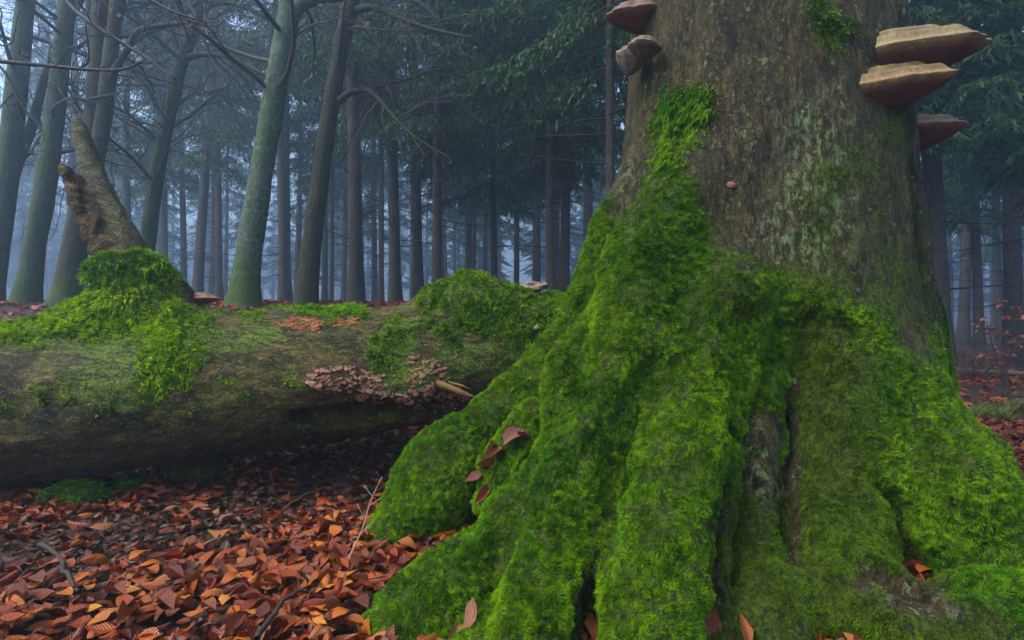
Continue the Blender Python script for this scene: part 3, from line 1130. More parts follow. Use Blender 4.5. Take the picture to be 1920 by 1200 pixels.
log_f.chain(pix([(960, 610, 3.62, .18), (1070, 603, 3.75, .185), (1150, 620, 3.8, .17)]), .1)
rr_ = np.random.default_rng(404)
for _ in range(46):
    p = ROTL[rr_.integers(2, len(ROTL))]
    c = p[:3] + np.array([rr_.normal(0, .035), -p[3] * rr_.uniform(.75, 1.1), rr_.normal(0, .02)])
    s_ = rr_.uniform(.008, .02)
    log_f.chain(np.array([[*c, s_], [*(c + np.array([-.03, 0, .055]) * rr_.uniform(.3, 1.2)), s_ * .7]]), .012, True)
log_f.chain(pix([(1000, 600, 3.3, .05), (1040, 620, 3.35, .07)]), .05, True)
for _ in range(16):
    t = RNG.random()
    p = LOG_AX[int(8 + t * (len(LOG_AX) - 16))]
    a = RNG.uniform(-.6, 2.6)
    c = p[:3] + np.array([RNG.normal(0, .1), -math.cos(a) * p[3] * .82, math.sin(a) * p[3] * .82])
    log_f.chain(np.array([[*c, .09], [*(c + np.array([RNG.uniform(.1, .4), .04, 0])), .07]]), .12)
# decayed cavity below the crust fungi
log_f.chain(pix([(560, 775, 3.0, .05), (700, 770, 3.12, .09), (830, 770, 3.3, .09)]), .05, True)
lV, lQ = log_f.mesh()
lV = relax(lV, lQ, 2, .5)
lN = vnormals(lV, lQ)
px, py, dep = proj(lV)
wob = np.stack([vn(lV, 12, 51), vn(lV, 12, 52)], 1) * 14 + np.stack([vn(lV, 40, 53), vn(lV, 40, 54)], 1) * 9
wx, wy = px + wob[:, 0], py + wob[:, 1]
LM_ON = [
    [(-800, 560), (0, 585), (80, 570), (160, 545), (150, 470), (240, 470), (310, 480), (350, 530), (300, 545), (290, 590), (240, 625), (190, 645), (120, 635), (0, 652), (-800, 690)],
    [(300, 540), (350, 560), (380, 590), (400, 610), (340, 640), (240, 640), (260, 600)],
    [(262, 655), (330, 640), (390, 650), (375, 690), (310, 735), (260, 740), (248, 700)],
    [(525, 560), (690, 560), (690, 592), (600, 600), (540, 585)],
    [(780, 575), (800, 500), (960, 490), (1000, 550), (1010, 570), (950, 600), (930, 640), (870, 625), (840, 580), (790, 580)],
    [(740, 600), (800, 590), (870, 620), (850, 640), (790, 625), (750, 640), (740, 690), (700, 690), (680, 650), (720, 620)],
    [(400, 560), (500, 585), (480, 600), (420, 580)],
    [(930, 560), (1110, 535), (1120, 690), (1000, 690), (950, 640)],
]
LM_THIN = [
    [(-800, 690), (200, 720), (500, 690), (700, 700), (700, 720), (500, 760), (250, 770), (-800, 780)],
    [(900, 600), (1050, 560), (1080, 640), (960, 720), (900, 700)], [(940, 560), (1090, 540), (1090, 660), (960, 690)],
    [(300, 520), (420, 580), (420, 640), (300, 640)],
]
lm = softpoly(wx, wy, LM_ON, 10)
lth = softpoly(wx, wy, LM_THIN, 25) * (vn(lV, 10, 61) * .6 + vn(lV, 25, 62) * .5 > .12)
up = smooth01(.2, .8, lN[:, 2])
lfacing = (lN * norm(np.array([0, 0, CAM_Z]) - lV)).sum(1)
lhid = smooth01(.0, -.15, lfacing)
lm = lm * (1 - lhid) + lhid * up * smooth01(-.1, .3, fbm(lV, 2.5, 3, 66)) * (lV[:, 2] < 1.5)
lmoss = np.maximum(lm, .4 * lth * (1 - lhid))
limbness = Field.seg(lV[:, 0], lV[:, 1], lV[:, 2], at(245, 480, 3.08), at(138, 205, 3.2), .2, .12) < 0
limb_w = smooth01(475, 440, py) * limbness
rotd = np.min([Field.seg(lV[:, 0], lV[:, 1], lV[:, 2], p[:3], q[:3], p[3], q[3]) for p, q in zip(ROTL[:-1], ROTL[1:])], axis=0)
rotmask = smooth01(.018, .0, rotd) * smooth01(490, 470, py)
lmoss = lmoss * (1 - np.clip(limb_w + rotmask, 0, 1))
rough_rot = rotmask * (.030 * fbm(lV * np.array([1, 1, .35]), 26, 3, 71))
cush = lmoss * (.010 + .018 * fbm(lV, 8, 2, 72) + .008 * vn(lV, 22, 73))
barkd = (1 - lmoss) * (.010 * fbm(lV * np.array([.5, 1, 1]), 9, 3, 74) + .005 * vn(lV * np.array([.4, 1, 1]), 32, 75))
lV = lV + lN * (cush + barkd + rough_rot)[:, None]
lN = vnormals(lV, lQ)
under = smooth01(-.15, -.65, lN[:, 2])  # surface facing down, given the dark brown tone
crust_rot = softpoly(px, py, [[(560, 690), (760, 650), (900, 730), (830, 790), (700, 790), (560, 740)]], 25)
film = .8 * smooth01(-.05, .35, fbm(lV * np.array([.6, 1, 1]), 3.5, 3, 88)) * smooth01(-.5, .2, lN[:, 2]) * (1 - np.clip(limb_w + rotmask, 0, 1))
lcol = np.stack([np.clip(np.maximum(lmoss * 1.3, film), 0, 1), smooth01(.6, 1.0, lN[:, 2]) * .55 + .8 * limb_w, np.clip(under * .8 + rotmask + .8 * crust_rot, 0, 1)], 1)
lcol = np.clip(lcol, 0, 1)
lfc = lV[lQ].mean(1)
lfx, lfy, _ = proj(lfc)
LOG_O = np.array([LOG_AX[20][0], LOG_AX[20][1], 0.0])
log = thing('fallen_log', LOG_O, 'thick fallen beech trunk, mossy on top, lying across the left half', 'log')
f_rot = rotmask[lQ].mean(1) > .5
f_limb = (limb_w[lQ].mean(1) > .5) & ~f_rot
f_log = ~f_rot & ~f_limb
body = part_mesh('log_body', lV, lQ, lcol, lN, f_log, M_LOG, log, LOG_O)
limb = part_mesh('broken_limb', lV, lQ, lcol, lN, f_limb, M_LOG, log, LOG_O)
tag(limb, 'broken limb stub rising from the log, bare grey-green wood')
rotp = part_mesh('rotten_wood', lV, lQ, lcol, lN, f_rot, M_LOG, limb, LOG_O)
left_m = f_log & (lfx < 345) & (lfy < 655)
low_m = f_log & (lfx < 560) & ~left_m
ridge_m = f_log & (lfx >= 510) & (lfx < 720) & (lfy < 612) & ~low_m
right_m = f_log & ~left_m & ~low_m & ~ridge_m
LD = 115000
for sel, lab, L, tint, sd_ in ((left_m, 'long bright moss cushion around the foot of the broken limb', (.020, .045), (2.0, 1.6, 1.0), 201),
                               (low_m, 'shaggy moss patches spilling down the front of the log', (.016, .038), (1.8, 1.5, 1), 202),
                               (ridge_m, 'thin strip of moss along the top of the log', (.016, .032), (1.2, 1.3, 1), 203),
                               (right_m, 'rounded moss dome and darker moss at the far end of the log', (.012, .028), (1.15, 1.15, 1), 204)):
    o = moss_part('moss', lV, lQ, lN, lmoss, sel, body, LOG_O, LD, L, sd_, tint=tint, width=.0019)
    if o:
        tag(o, lab)
bvh_log = BVHTree.FromPolygons([tuple(v) for v in lV], [tuple(int(x) for x in q) for q in lQ])


def ray_hit(px_, py_, bvh):
    o = Vector((0, 0, CAM_Z))
    d = Vector(at(px_, py_, 1.0)) - o
    d.normalize()
    h = bvh.ray_cast(o, d)
    return h[0], h[1]


# splinters of wood at the broken underside
b = MB()
for (a0, b0, c0, a1, b1, c1, w0) in [(800, 712, 3.17, 892, 742, 3.12, .022), (835, 712, 3.2, 880, 728, 3.15, .007)]:
    P0, P1 = at(a0, b0, c0), at(a1, b1, c1)
    ax_ = P1 - P0
    wv_ = np.array([-.25, .0, 1.0]) * w0
    tv_ = np.array([.1, 1.0, .1]) * w0 * .3
    rows = []
    for t_, kw, kt in ((0, .8, 1), (.35, 1.0, 1), (.7, .75, .8), (1.0, .12, .4)):
        c_ = P0 + ax_ * t_ + RNG.normal(0, .004, 3)
        rows += [c_ - wv_ * kw - tv_ * kt, c_ + wv_ * kw - tv_ * kt, c_ + wv_ * kw + tv_ * kt, c_ - wv_ * kw + tv_ * kt]
    qs = [[4 * r_ + a_, 4 * r_ + (a_ + 1) % 4, 4 * r_ + 4 + (a_ + 1) % 4, 4 * r_ + 4 + a_] for r_ in range(3) for a_ in range(4)] + [[3, 2, 1, 0], [12, 13, 14, 15]]
    b.add(np.array(rows), qs, None, np.array((.30, .17, .06)) * RNG.uniform(.6, 1.1))
spl = b.build('splinter', M_WOOD, log, smooth=False)
spl.matrix_parent_inverse = Matrix.Translation(-Vector(LOG_O))
tag(spl, 'torn pale wood splinters')

# ================================================================== FUNGI
def bracket(name, loc, yaw, tilt, L, W, T, top, rim, under, label, group=None, roll=0.0, ridges=3, dome=.6):
    """shelf fungus: x outward from the tree, attached along x = 0"""
    o = thing(name, loc, label, 'fungus', group)
    o.rotation_euler = (roll, tilt, yaw)
    na, nr = 44, 20
    A = np.linspace(-math.pi / 2 - .25, math.pi / 2 + .25, na)
    Sx = 1 - (1 - np.linspace(0, 1, nr)) ** 1.7
    aa, ss = np.meshgrid(A, Sx, indexing='ij')
    sd_ = random.randint(0, 999)
    wave = 1 + .06 * np.sin(3 * aa + sd_) + .035 * np.sin(8 * aa + sd_ * 2) + .02 * np.sin(17 * aa + sd_)
    x = np.cos(aa) * ss * L * wave
    y = np.sin(aa) * ss * W * wave
    rg = .06 * np.sin(ss * math.pi * 2 * ridges) * smooth01(.15, .5, ss)
    lip = .065 * np.sqrt(np.clip(1 - ss ** 10, 0, 1))
    zt = T * (dome * .85 * (1 - ss ** 1.7) + 1.5 * rg * (1 - ss ** 8) + .025 * np.sin(5 * aa + ss * 6) * (1 - ss) + lip)
    zb = -T * (.62 * (1 - ss ** 1.45) + lip)
    rim_f = smooth01(.9, 1.0, ss)
    P = np.stack([x, y, zt], -1).reshape(-1, 3)
    B = np.stack([x, y, zb], -1).reshape(-1, 3)
    i = np.arange(na - 1)[:, None] * nr + np.arange(nr - 1)[None, :]
    q = np.stack([i, i + nr, i + nr + 1, i + 1], -1).reshape(-1, 4)
    band = (.5 + .5 * np.sin(ss * math.pi * 2 * ridges + 1))[..., None]
    rr = smooth01(.80, .98, ss)[..., None]
    ct = np.array(top) * (1 - band * .65) * (.75 + .25 * np.sin(aa * 9 + ss * 5))[..., None] + np.array(rim) * band * .65
    ct = ct * (1 - rr) + rr * np.array(rim)
    m1 = MB()
    m1.add(P, q[:, ::-1], None, ct.reshape(-1, 3))
    m1.build('cap', M_FUNGUS, o)
    cb = np.array(under) * (1 - rr * .5) + rr * .5 * np.array(rim)
    m2 = MB()
    m2.add(B, q, None, cb.reshape(-1, 3))
    m2.build('pore_surface', M_FUNGUS, o)
    return o


TAN, CREAM, RUST, GREYB = (.20, .15, .055), (.36, .25, .10), (.10, .042, .024), (.20, .16, .13)
FG = 'bracket fungi on the old trunk'


def on_trunk(px_, py_, sink=.04):
    h, n_ = ray_hit(px_, py_, bvh_tree)
    return np.array(h) - np.array(n_) * sink


UNDER = (.12, .034, .016)
bracket('bracket_fungus', on_trunk(1682, 106), -.31, -.04, .36, .17, .18, TAN, CREAM, UNDER, 'largest shelf fungus jutting from the right side of the trunk, uppermost there', FG, roll=.03, dome=.62, ridges=4)
bracket('bracket_fungus', on_trunk(1656, 163), -.45, -.05, .265, .135, .15, (.17, .13, .045), (.34, .21, .08), UNDER, 'shelf fungus directly under the largest one, tan ridged top', FG, roll=.03, dome=.68, ridges=4)
bracket('bracket_fungus', at(1690, 255, 2.85), -.15, -.08, .27, .16, .16, (.13, .075, .03), (.20, .10, .04), UNDER, 'lowest dark shelf fungus on the right side of the trunk', FG, roll=-.05)
bracket('bracket_fungus', at(1205, 32, 2.80), math.pi + .25, .05, .18, .14, .12, (.20, .10, .06), (.26, .14, .09), (.16, .052, .028), 'reddish brown shelf fungus cut by the top edge, left side of the trunk', FG, roll=-.1)
bracket('bracket_fungus', at(1210, 92, 2.62), math.pi + .9, .0, .105, .08, .085, (.24, .15, .075), (.28, .19, .11), (.16, .095, .065), 'small tan shelf fungus on the left edge of the trunk above a grey one', FG, roll=-.1)
bracket('bracket_fungus', at(1190, 118, 2.70), math.pi + .5, -.35, .11, .075, .10, GREYB, (.26, .19, .14), (.19, .13, .10), 'rounded pale grey fungus hanging below the small tan one', FG, roll=-.2, dome=.9)


def lump(name, loc, sc, col, label, seed, mat=M_FUNGUS, rough=.25, cat='fungus'):
    """knobbly solid body"""
    n, m_ = 22, 14
    th = np.linspace(0, 2 * math.pi, n, endpoint=False)
    ph = np.linspace(-math.pi / 2 + .02, math.pi / 2 - .02, m_)
    T_, P_ = np.meshgrid(th, ph)
    d = np.stack([np.cos(T_) * np.cos(P_), np.sin(T_) * np.cos(P_), np.sin(P_)], -1).reshape(-1, 3)
    r = 1 + rough * vn(d + seed, 2.2, seed) + rough * .5 * vn(d + seed, 5.5, seed)
    V = d * r[:, None] * np.array(sc)
    i = np.arange(m_ - 1)[:, None] * n
    j = np.arange(n)[None, :]
    q = np.stack([i + j, i + (j + 1) % n, i + n + (j + 1) % n, i + n + j], -1).reshape(-1, 4)
    cc = np.array(col) * (1 + .35 * vn(d + seed, 4, seed + 2))[:, None]
    b = MB()
    b.add(V, q, None, cc)
    o = b.build(name, mat)
    o.location = [float(v) for v in loc]
    if label:
        tag(o, label, cat)
    return o


lump('crust_fungus', at(1002, 537, 3.52), (.085, .05, .032), (.34, .23, .17), 'pale pinkish lumpy fungus on top of the log behind the moss dome', 3, rough=.35)
lump('puff_fungus', at(1005, 615, 3.34), (.02, .018, .016), (.36, .26, .17), 'tiny round cream fungus on the dark end of the log', 5, rough=.1)
bracket('bracket_fungus', at(375, 560, 3.2), .1, -.05, .10, .08, .06, (.42, .20, .13), (.50, .27, .18), (.3, .14, .1), 'small pinkish shelf fungus on the log behind the broken limb', None)


def fungus_cluster(name, label, spots, sizes, cols, bvh, origin, seed):
    """many small overlapping rosettes, each its own piece"""
    rng = np.random.default_rng(seed)
    o = thing(name, origin, label, 'fungus')
    variants = []
    for v in range(6):
        n = 11
        a = np.linspace(-1.9, 1.9, n)
        wv = 1 + .22 * np.sin(a * 3 + v) + .12 * rng.normal(0, 1, n)
        rings = [(0, .0), (.55, .28), (.9, .16), (1.0, .02), (.85, -.12)]
        V, c = [], []
        base = np.array(cols[v % len(cols)])
        for s, z in rings:
            V.append(np.stack([np.cos(a) * s * wv, np.sin(a) * s * wv, np.full(n, z) + .06 * np.sin(a * 4 + v)], 1))
            c.append(np.tile(base * {0: .7, .55: .85, .9: 1.0, 1.0: 1.35, .85: .7}[s], (n, 1)))
        V, c = np.vstack(V), np.vstack(c)
        i = np.arange(len(rings) - 1)[:, None] * n + np.arange(n - 1)[None, :]
        q = np.stack([i, i + 1, i + n + 1, i + n], -1).reshape(-1, 4)
        b = MB()
        b.add(V, q, None, c)
        variants.append(b.build('rosette', M_FUNGUS, mesh_only=True))
    for (x_, y_) in spots:
        h, n_ = ray_hit(x_, y_, bvh)
        if h is None:
            continue
        nn = Vector(n_)
        upv = Vector((rng.normal(0, .35), rng.normal(0, .35), 1)).normalized()
        out = (nn + Vector((rng.normal(0, .45), rng.normal(0, .3), rng.normal(0, .3)))).normalized()
        zax = (upv - out * upv.dot(out))
        zax = (zax * .42 + nn * .95).normalized()
        yax = zax.cross(out).normalized()
        xax = yax.cross(zax)
        s = rng.uniform(*sizes)
        Mx = Matrix((xax, yax, zax)).transposed().to_4x4()
        p = obj('rosette', variants[rng.integers(6)], o)
        p.matrix_basis = Matrix.Translation(h - Vector(origin) - nn * s * .15) @ Mx @ Matrix.Diagonal((s, s, s * .5, 1))
    return o


def spots_in(poly, n, seed):
    rng = np.random.default_rng(seed)
    P = np.array(poly, float)
    out = []
    while len(out) < n:
        q = rng.uniform(P.min(0), P.max(0), (400, 2))
        out += list(q[inpoly(q[:, 0], q[:, 1], poly)])
    return out[:n]


sp = spots_in([(565, 705), (600, 688), (640, 685), (690, 690), (725, 705), (740, 735), (720, 762), (690, 755), (655, 735), (600, 725)], 130, 1)
sp += spots_in([(765, 660), (800, 660), (835, 690), (860, 730), (885, 740), (850, 765), (780, 765), (735, 745), (760, 715), (770, 690)], 150, 2)
fungus_cluster('crust_fungus_cluster', 'frilly pinkish brown crust of small brackets on the front of the log', sp, (.008, .030),
               [(.52, .24, .14), (.42, .18, .10), (.60, .32, .20), (.34, .14, .07)], bvh_log, at(720, 715, 3.2), 11)
sp = spots_in([(508, 606), (550, 592), (600, 596), (612, 606), (560, 618)], 70, 3) + spots_in([(612, 598), (668, 594), (664, 606), (620, 612)], 26, 4) + spots_in([(575, 612), (600, 612), (595, 625)], 6, 5)
fungus_cluster('orange_fungus_cluster', 'bright orange patch of tiny brackets on top of the log', sp, (.010, .022),
               [(.62, .17, .035), (.52, .13, .03), (.66, .26, .08), (.46, .1, .025)], bvh_log, at(590, 605, 3.3), 12)
h, n_ = ray_hit(1372, 347, bvh_tree)
if h:
    lump('resin_spot', h, (.018, .01, .014), (.30, .10, .05), 'tiny orange growth in the middle of the bare bark', 8, rough=.3)

# ================================================================== LEAVES
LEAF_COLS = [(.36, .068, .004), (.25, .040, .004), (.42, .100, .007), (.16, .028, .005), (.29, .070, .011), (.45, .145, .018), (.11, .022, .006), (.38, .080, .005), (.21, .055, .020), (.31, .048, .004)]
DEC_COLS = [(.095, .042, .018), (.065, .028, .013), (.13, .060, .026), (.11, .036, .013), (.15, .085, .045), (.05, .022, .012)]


def leaf_geo(seed, ns=7, low=False):
    rng = np.random.default_rng(seed)
    u = np.linspace(0, 1, ns)
    prof = np.sin(np.pi * np.clip(u, .0, 1) ** rng.uniform(.7, 1.05)) ** rng.uniform(.7, 1.0) * rng.uniform(.24, .36)
    prof[0] = .012
    prof[-1] = .006
    vv = np.array([-1, -.5, 0, .5, 1.])
    nv = 5
    prof = prof * (1 + rng.normal(0, .05, ns))
    if low:
        u, prof, vv, nv, ns = u[::2], prof[::2], np.array([-1, 0, 1.]), 3, 4
    U, Vv = np.meshgrid(u, vv, indexing='ij')
    wv = prof[:, None] * Vv
    fold = rng.uniform(.1, .55)
    bend = rng.uniform(-.8, 1.0)
    curl = rng.uniform(-1.3, 1.9)
    tw = rng.uniform(-.7, .7)
    x = U - .5
    z = np.abs(wv) * fold + bend * (U - .5) ** 2 + curl * wv ** 2 * 2.0 + .03 * np.sin(U * 9 + seed) * np.abs(Vv)
    z = z + tw * (U - .5) * wv
    y = wv * (1 - .2 * abs(curl) * np.abs(Vv))
    V = np.stack([x, y, z - z.mean()], -1).reshape(-1, 3)
    i = np.arange(ns - 1)[:, None] * nv + np.arange(nv - 1)[None, :]
    q = np.stack([i, i + 1, i + nv + 1, i + nv], -1).reshape(-1, 4)
    uv = np.stack([U, wv * 2.2], -1).reshape(-1, 2)
    # the stalk
    st = np.array([[-.5, -.008, V[2, 2]], [-.5, .008, V[2, 2]], [-.62, 0, V[2, 2] + .02]])
    return V, q, uv, st


NV = 30
GEO = [leaf_geo(300 + s) for s in range(NV)]
GEO_LOW = [leaf_geo(300 + s, low=True) for s in range(NV)]


def leaf_mesh(s, col):
    V, q, uv, st = GEO[s]
    b = MB()
    b.add(V, q, None, col, uv)
    b.add(st, None, [[0, 1, 2]], col)
    return b.build('leaf', M_LEAF, mesh_only=True)


LEAF_ME = [leaf_mesh(s, LEAF_COLS[s % len(LEAF_COLS)]) for s in range(NV)]
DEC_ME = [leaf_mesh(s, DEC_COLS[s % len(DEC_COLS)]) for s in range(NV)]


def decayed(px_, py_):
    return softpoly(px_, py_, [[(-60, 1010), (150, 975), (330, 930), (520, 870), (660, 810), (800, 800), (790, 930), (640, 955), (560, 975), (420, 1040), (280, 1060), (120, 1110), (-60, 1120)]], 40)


def scatter(n, ylo, yhi, seed):
    rng = np.random.default_rng(seed)
    y = np.sqrt(rng.uniform(ylo ** 2, yhi ** 2, n))
    x = rng.uniform(-1.08, 1.08, n) * (y + .28)
    return x, y


rngl = np.random.default_rng(99)
parts_xyz = []
x1, y1 = scatter(26500, 1.15, 4.6, 1)
x2, y2 = scatter(16000, 4.4, 13, 2)
xs, ys = np.concatenate([x1, x2]), np.concatenate([y1, y2])
zs = terrain(xs, ys)
n = len(xs)
pxl, pyl, dpl = proj(np.stack([xs, ys, zs], 1))
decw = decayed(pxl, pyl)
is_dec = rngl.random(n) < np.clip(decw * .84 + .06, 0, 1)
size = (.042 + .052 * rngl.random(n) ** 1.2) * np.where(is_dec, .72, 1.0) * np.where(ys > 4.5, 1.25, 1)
lift = rngl.uniform(.003, .045, n) * np.where(is_dec, .6, 1)
C = np.stack([xs, ys, zs + lift], 1)
keep = (tree_f.sample(C) > .012) & (log_f.sample(C) > .02)
for sx_, sy_ in ((135, 938), (365, 890), (235, 915)):
    keep &= ((pxl - sx_) / 55) ** 2 + ((pyl - sy_) / 14) ** 2 > 1
yaw = rngl.uniform(0, 2 * math.pi, n)
tl = np.abs(rngl.normal(0, .30, n))
ta = rngl.uniform(0, 2 * math.pi, n)
var = rngl.integers(0, NV, n)
flip = rngl.random(n) < .4


def rotmats(yaw, tl, ta, flip):
    cyw, syw = np.cos(yaw), np.sin(yaw)
    Rz = np.zeros((len(yaw), 3, 3))
    Rz[:, 0, 0], Rz[:, 0, 1], Rz[:, 1, 0], Rz[:, 1, 1], Rz[:, 2, 2] = cyw, -syw, syw, cyw, 1
    fl = np.where(flip, -1.0, 1.0)
    Rz[:, :, 1] *= fl[:, None]
    Rz[:, :, 2] *= fl[:, None]
    kx, ky = np.cos(ta), np.sin(ta)
    c, s = np.cos(tl), np.sin(tl)
    K = np.zeros((len(yaw), 3, 3))
    K[:, 0, 2], K[:, 1, 2], K[:, 2, 0], K[:, 2, 1] = ky, -kx, -ky, kx
    I = np.eye(3)[None]
    Rt = I + s[:, None, None] * K + (1 - c)[:, None, None] * (K @ K)
    return Rt @ Rz


ROT = rotmats(yaw, tl, ta, flip)
# the 300 that show largest become single leaves
inv = keep & (pxl > 5) & (pxl < 1915) & (pyl < 1195) & (pyl > 500)
cand = np.argsort(-(size / dpl * (1 + lift * 12)) * inv)[:900]
single = []
oc = Vector((0, 0, CAM_Z))
for c in cand:
    p = Vector(C[c])
    d = p - oc
    L_ = d.length
    d.normalize()
    h = bvh_tree.ray_cast(oc, d, L_ - .03)
    if h[0] is not None:
        continue
    h = bvh_log.ray_cast(oc, d, L_ - .03)
    if h[0] is not None:
        continue
    single.append(c)
    if len(single) >= 285:
        break
is_single = np.zeros(n, bool)
is_single[single] = True
C[is_single, 2] += .016
for c in single:
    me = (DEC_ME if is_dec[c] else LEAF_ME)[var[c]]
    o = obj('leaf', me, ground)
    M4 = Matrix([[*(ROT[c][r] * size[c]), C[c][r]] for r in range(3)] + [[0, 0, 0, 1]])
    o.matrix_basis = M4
rest = np.where(keep & ~is_single)[0]
b = MB()
for v2 in range(2 * NV):
    v = v2 % NV
    far_ = ys[rest] > 2.9
    ids = rest[(var[rest] == v) & (far_ if v2 >= NV else ~far_)]
    Vg, qg, uvg, st = (GEO_LOW if v2 >= NV else GEO)[v]
    m = len(ids)
    VV = np.einsum('nij,kj->nki', ROT[ids] * size[ids][:, None, None], Vg) + C[ids][:, None, :]
    QQ = qg[None] + (np.arange(m) * len(Vg))[:, None, None]
    cf = np.array(LEAF_COLS)[rngl.integers(0, len(LEAF_COLS), m)]
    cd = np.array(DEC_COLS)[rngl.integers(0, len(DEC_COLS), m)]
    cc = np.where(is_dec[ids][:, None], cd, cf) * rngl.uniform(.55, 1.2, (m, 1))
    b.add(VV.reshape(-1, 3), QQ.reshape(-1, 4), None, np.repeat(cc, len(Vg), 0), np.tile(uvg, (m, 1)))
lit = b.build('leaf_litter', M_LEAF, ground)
tag(lit, kind='stuff')

# fallen leaves caught between the roots: things resting on the tree
def loose_leaf(px_, py_, Y_, sz, col, yaw_, tilt, roll, label):
    me = leaf_mesh(random.randrange(NV), col)
    h, n_ = ray_hit(px_, py_, bvh_tree)
    p = at(px_, py_, Y_) if h is None or (Vector(at(px_, py_, Y_)) - h).length > .25 else np.array(h) + np.array(n_) * .022
    o = obj('beech_leaf', me, None, [float(v) for v in p])
    o.scale = (sz,) * 3
    o.rotation_euler = (roll, tilt, yaw_)
    tag(o, label, 'leaf', 'leaves caught among the roots')


for a in [(965, 818, 2.3, .11, (.28, .10, .05), .4, -.5, .5, 'light brown leaf caught at the top of the root hollow'),
          (985, 822, 2.3, .09, (.24, .09, .05), 2.0, .5, .6, 'folded brown leaf at the very top of the root hollow'),
          (925, 845, 2.3, .11, (.24, .05, .02), 1.2, -.3, .7, 'reddish leaf wedged beside the small moss mound'),
          (910, 868, 2.3, .10, (.15, .035, .018), 2.6, .4, .5, 'dark red leaf below the reddish one in the root hollow'),
          (900, 890, 2.3, .09, (.17, .05, .025), .3, -.5, .3, 'narrow dark leaf low in the root hollow'),
          (915, 925, 2.25, .10, (.30, .08, .025), .9, -.6, .8, 'orange leaf under the small moss mound'),
          (850, 1188, 1.68, .10, (.28, .10, .05), 1.3, -1.0, .3, 'upright pale brown leaf between two root tips'),
          (882, 1172, 1.68, .10, (.24, .10, .055), .9, -.9, -.4, 'second upright leaf leaning on the root finger'),
          (1345, 1178, 1.66, .12, (.28, .08, .022), 1.2, -1.1, .2, 'orange brown leaf standing in front of the dark slit'),
          (1395, 1186, 1.64, .08, (.34, .10, .025), 1.8, -1.2, 0, 'small bright orange leaf beside the standing one')]:
    loose_leaf(*a)


# ================================================================== TWIGS AND MOSSY STONES ON THE FLOOR
def ground_stick(name, pts_px, r0, r1, col, label, lift_=.03, side=0, seed=0):
    rng = np.random.default_rng(seed)
    P = []
    for (a, b_) in pts_px:
        d = at(a, b_, 1.0) - np.array([0, 0, CAM_Z])
        t = 0.8
        while t < 12:
            q = np.array([0, 0, CAM_Z]) + d * t
            if q[2] < float(terrain(q[0], q[1])) + lift_:
                break
            t += .01
        P.append(q)
    P = catmull(np.array(P), 5)
    P = P + rng.normal(0, .003, P.shape)
    o = thing(name, P[0], label, 'twig', 'twigs on the forest floor')
    b = MB()
    b.tube(P - P[0], np.linspace(r0, r1, len(P)), 6, col, wob=.3)
    b.build('stem', M_TWIG, o)
    for s in range(side):
        i = rng.integers(len(P) // 4, len(P) - 1)
        d = norm((P[min(i + 1, len(P) - 1)] - P[i - 1])[None])[0]
        e = norm((d + rng.normal(0, .7, 3))[None])[0]
        L_ = rng.uniform(.05, .16)
        Q = P[i] + np.outer(np.linspace(0, L_, 4), e)
        Q[:, 2] = np.maximum(Q[:, 2], terrain(Q[:, 0], Q[:, 1]) + .01)
        b = MB()
        b.tube(Q - P[0], np.linspace(r1 * .8, r1 * .3, 4), 5, col)
        b.build('side_shoot', M_TWIG, o)
    return o


DKT = (.035, .026, .02)
ground_stick('twig', [(480, 1200), (515, 1150), (545, 1115), (575, 1100)], .008, .004, DKT, 'dark twig lying in the orange leaves, lower middle', .075, 3, 1)
ground_stick('twig', [(75, 1020), (110, 1042), (125, 1075), (145, 1110)], .010, .005, DKT, 'crooked dark twig on the left among the decayed leaves', .06, 2, 2)
ground_stick('twig', [(360, 1030), (390, 1017), (420, 1000)], .006, .004, (.20, .12, .06), 'short pale tan stick among the dark leaves', .04, 0, 3)
ground_stick('twig', [(530, 875), (560, 855), (600, 835), (650, 822)], .012, .006, DKT, 'dark branch lying under the fallen log', .05, 2, 4)
ground_stick('twig', [(650, 945), (700, 925), (745, 895), (770, 880)], .008, .004, (.05, .03, .02), 'thin brown twig in the shade beside the mossy knob', .04, 1, 5)
ground_stick('twig', [(20, 1110), (45, 1075), (70, 1060)], .006, .003, DKT, 'short dark twig at the far left edge of the leaves', .04, 1, 7)
ground_stick('twig', [(530, 955), (570, 930), (620, 910)], .005, .003, (.10, .065, .04), 'thin straight twig across the shaded mulch', .035, 0, 8)

# pale bare sprig standing in front of the mossy knob
P0 = at(632, 1090, 2.02)
o = thing('bare_sprig', P0, 'pale thin leafless sprig rising from the leaves before the mossy knob', 'twig')
pts = catmull(np.array([at(632, 1090, 2.02), at(660, 1035, 2.05), at(682, 985, 2.08), at(695, 940, 2.1), at(714, 898, 2.12)]), 5)
b = MB()
b.tube(pts - P0, np.linspace(.0045, .0014, len(pts)), 6, (.26, .19, .15))
b.build('stem', M_TWIG, o)
for i_, (dx, dz) in ((8, (.05, .05)), (11, (-.03, .06)), (14, (.045, .03)), (16, (-.03, .04)), (18, (.02, .04))):
    b = MB()
    q = pts[i_] + np.outer(np.linspace(0, 1, 3), np.array([dx, 0, dz]))
    b.tube(q - P0, [.002, .0015, .002], 5, (.26, .16, .12))
    b.build('side_shoot', M_TWIG, o)


def on_ground(px_, py_):
    d = at(px_, py_, 1.0) - np.array([0, 0, CAM_Z])
    t = 1.0
    while t < 12:
        q = np.array([0, 0, CAM_Z]) + d * t
        if q[2] < float(terrain(q[0], q[1])) + .02:
            break
        t += .01
    return q


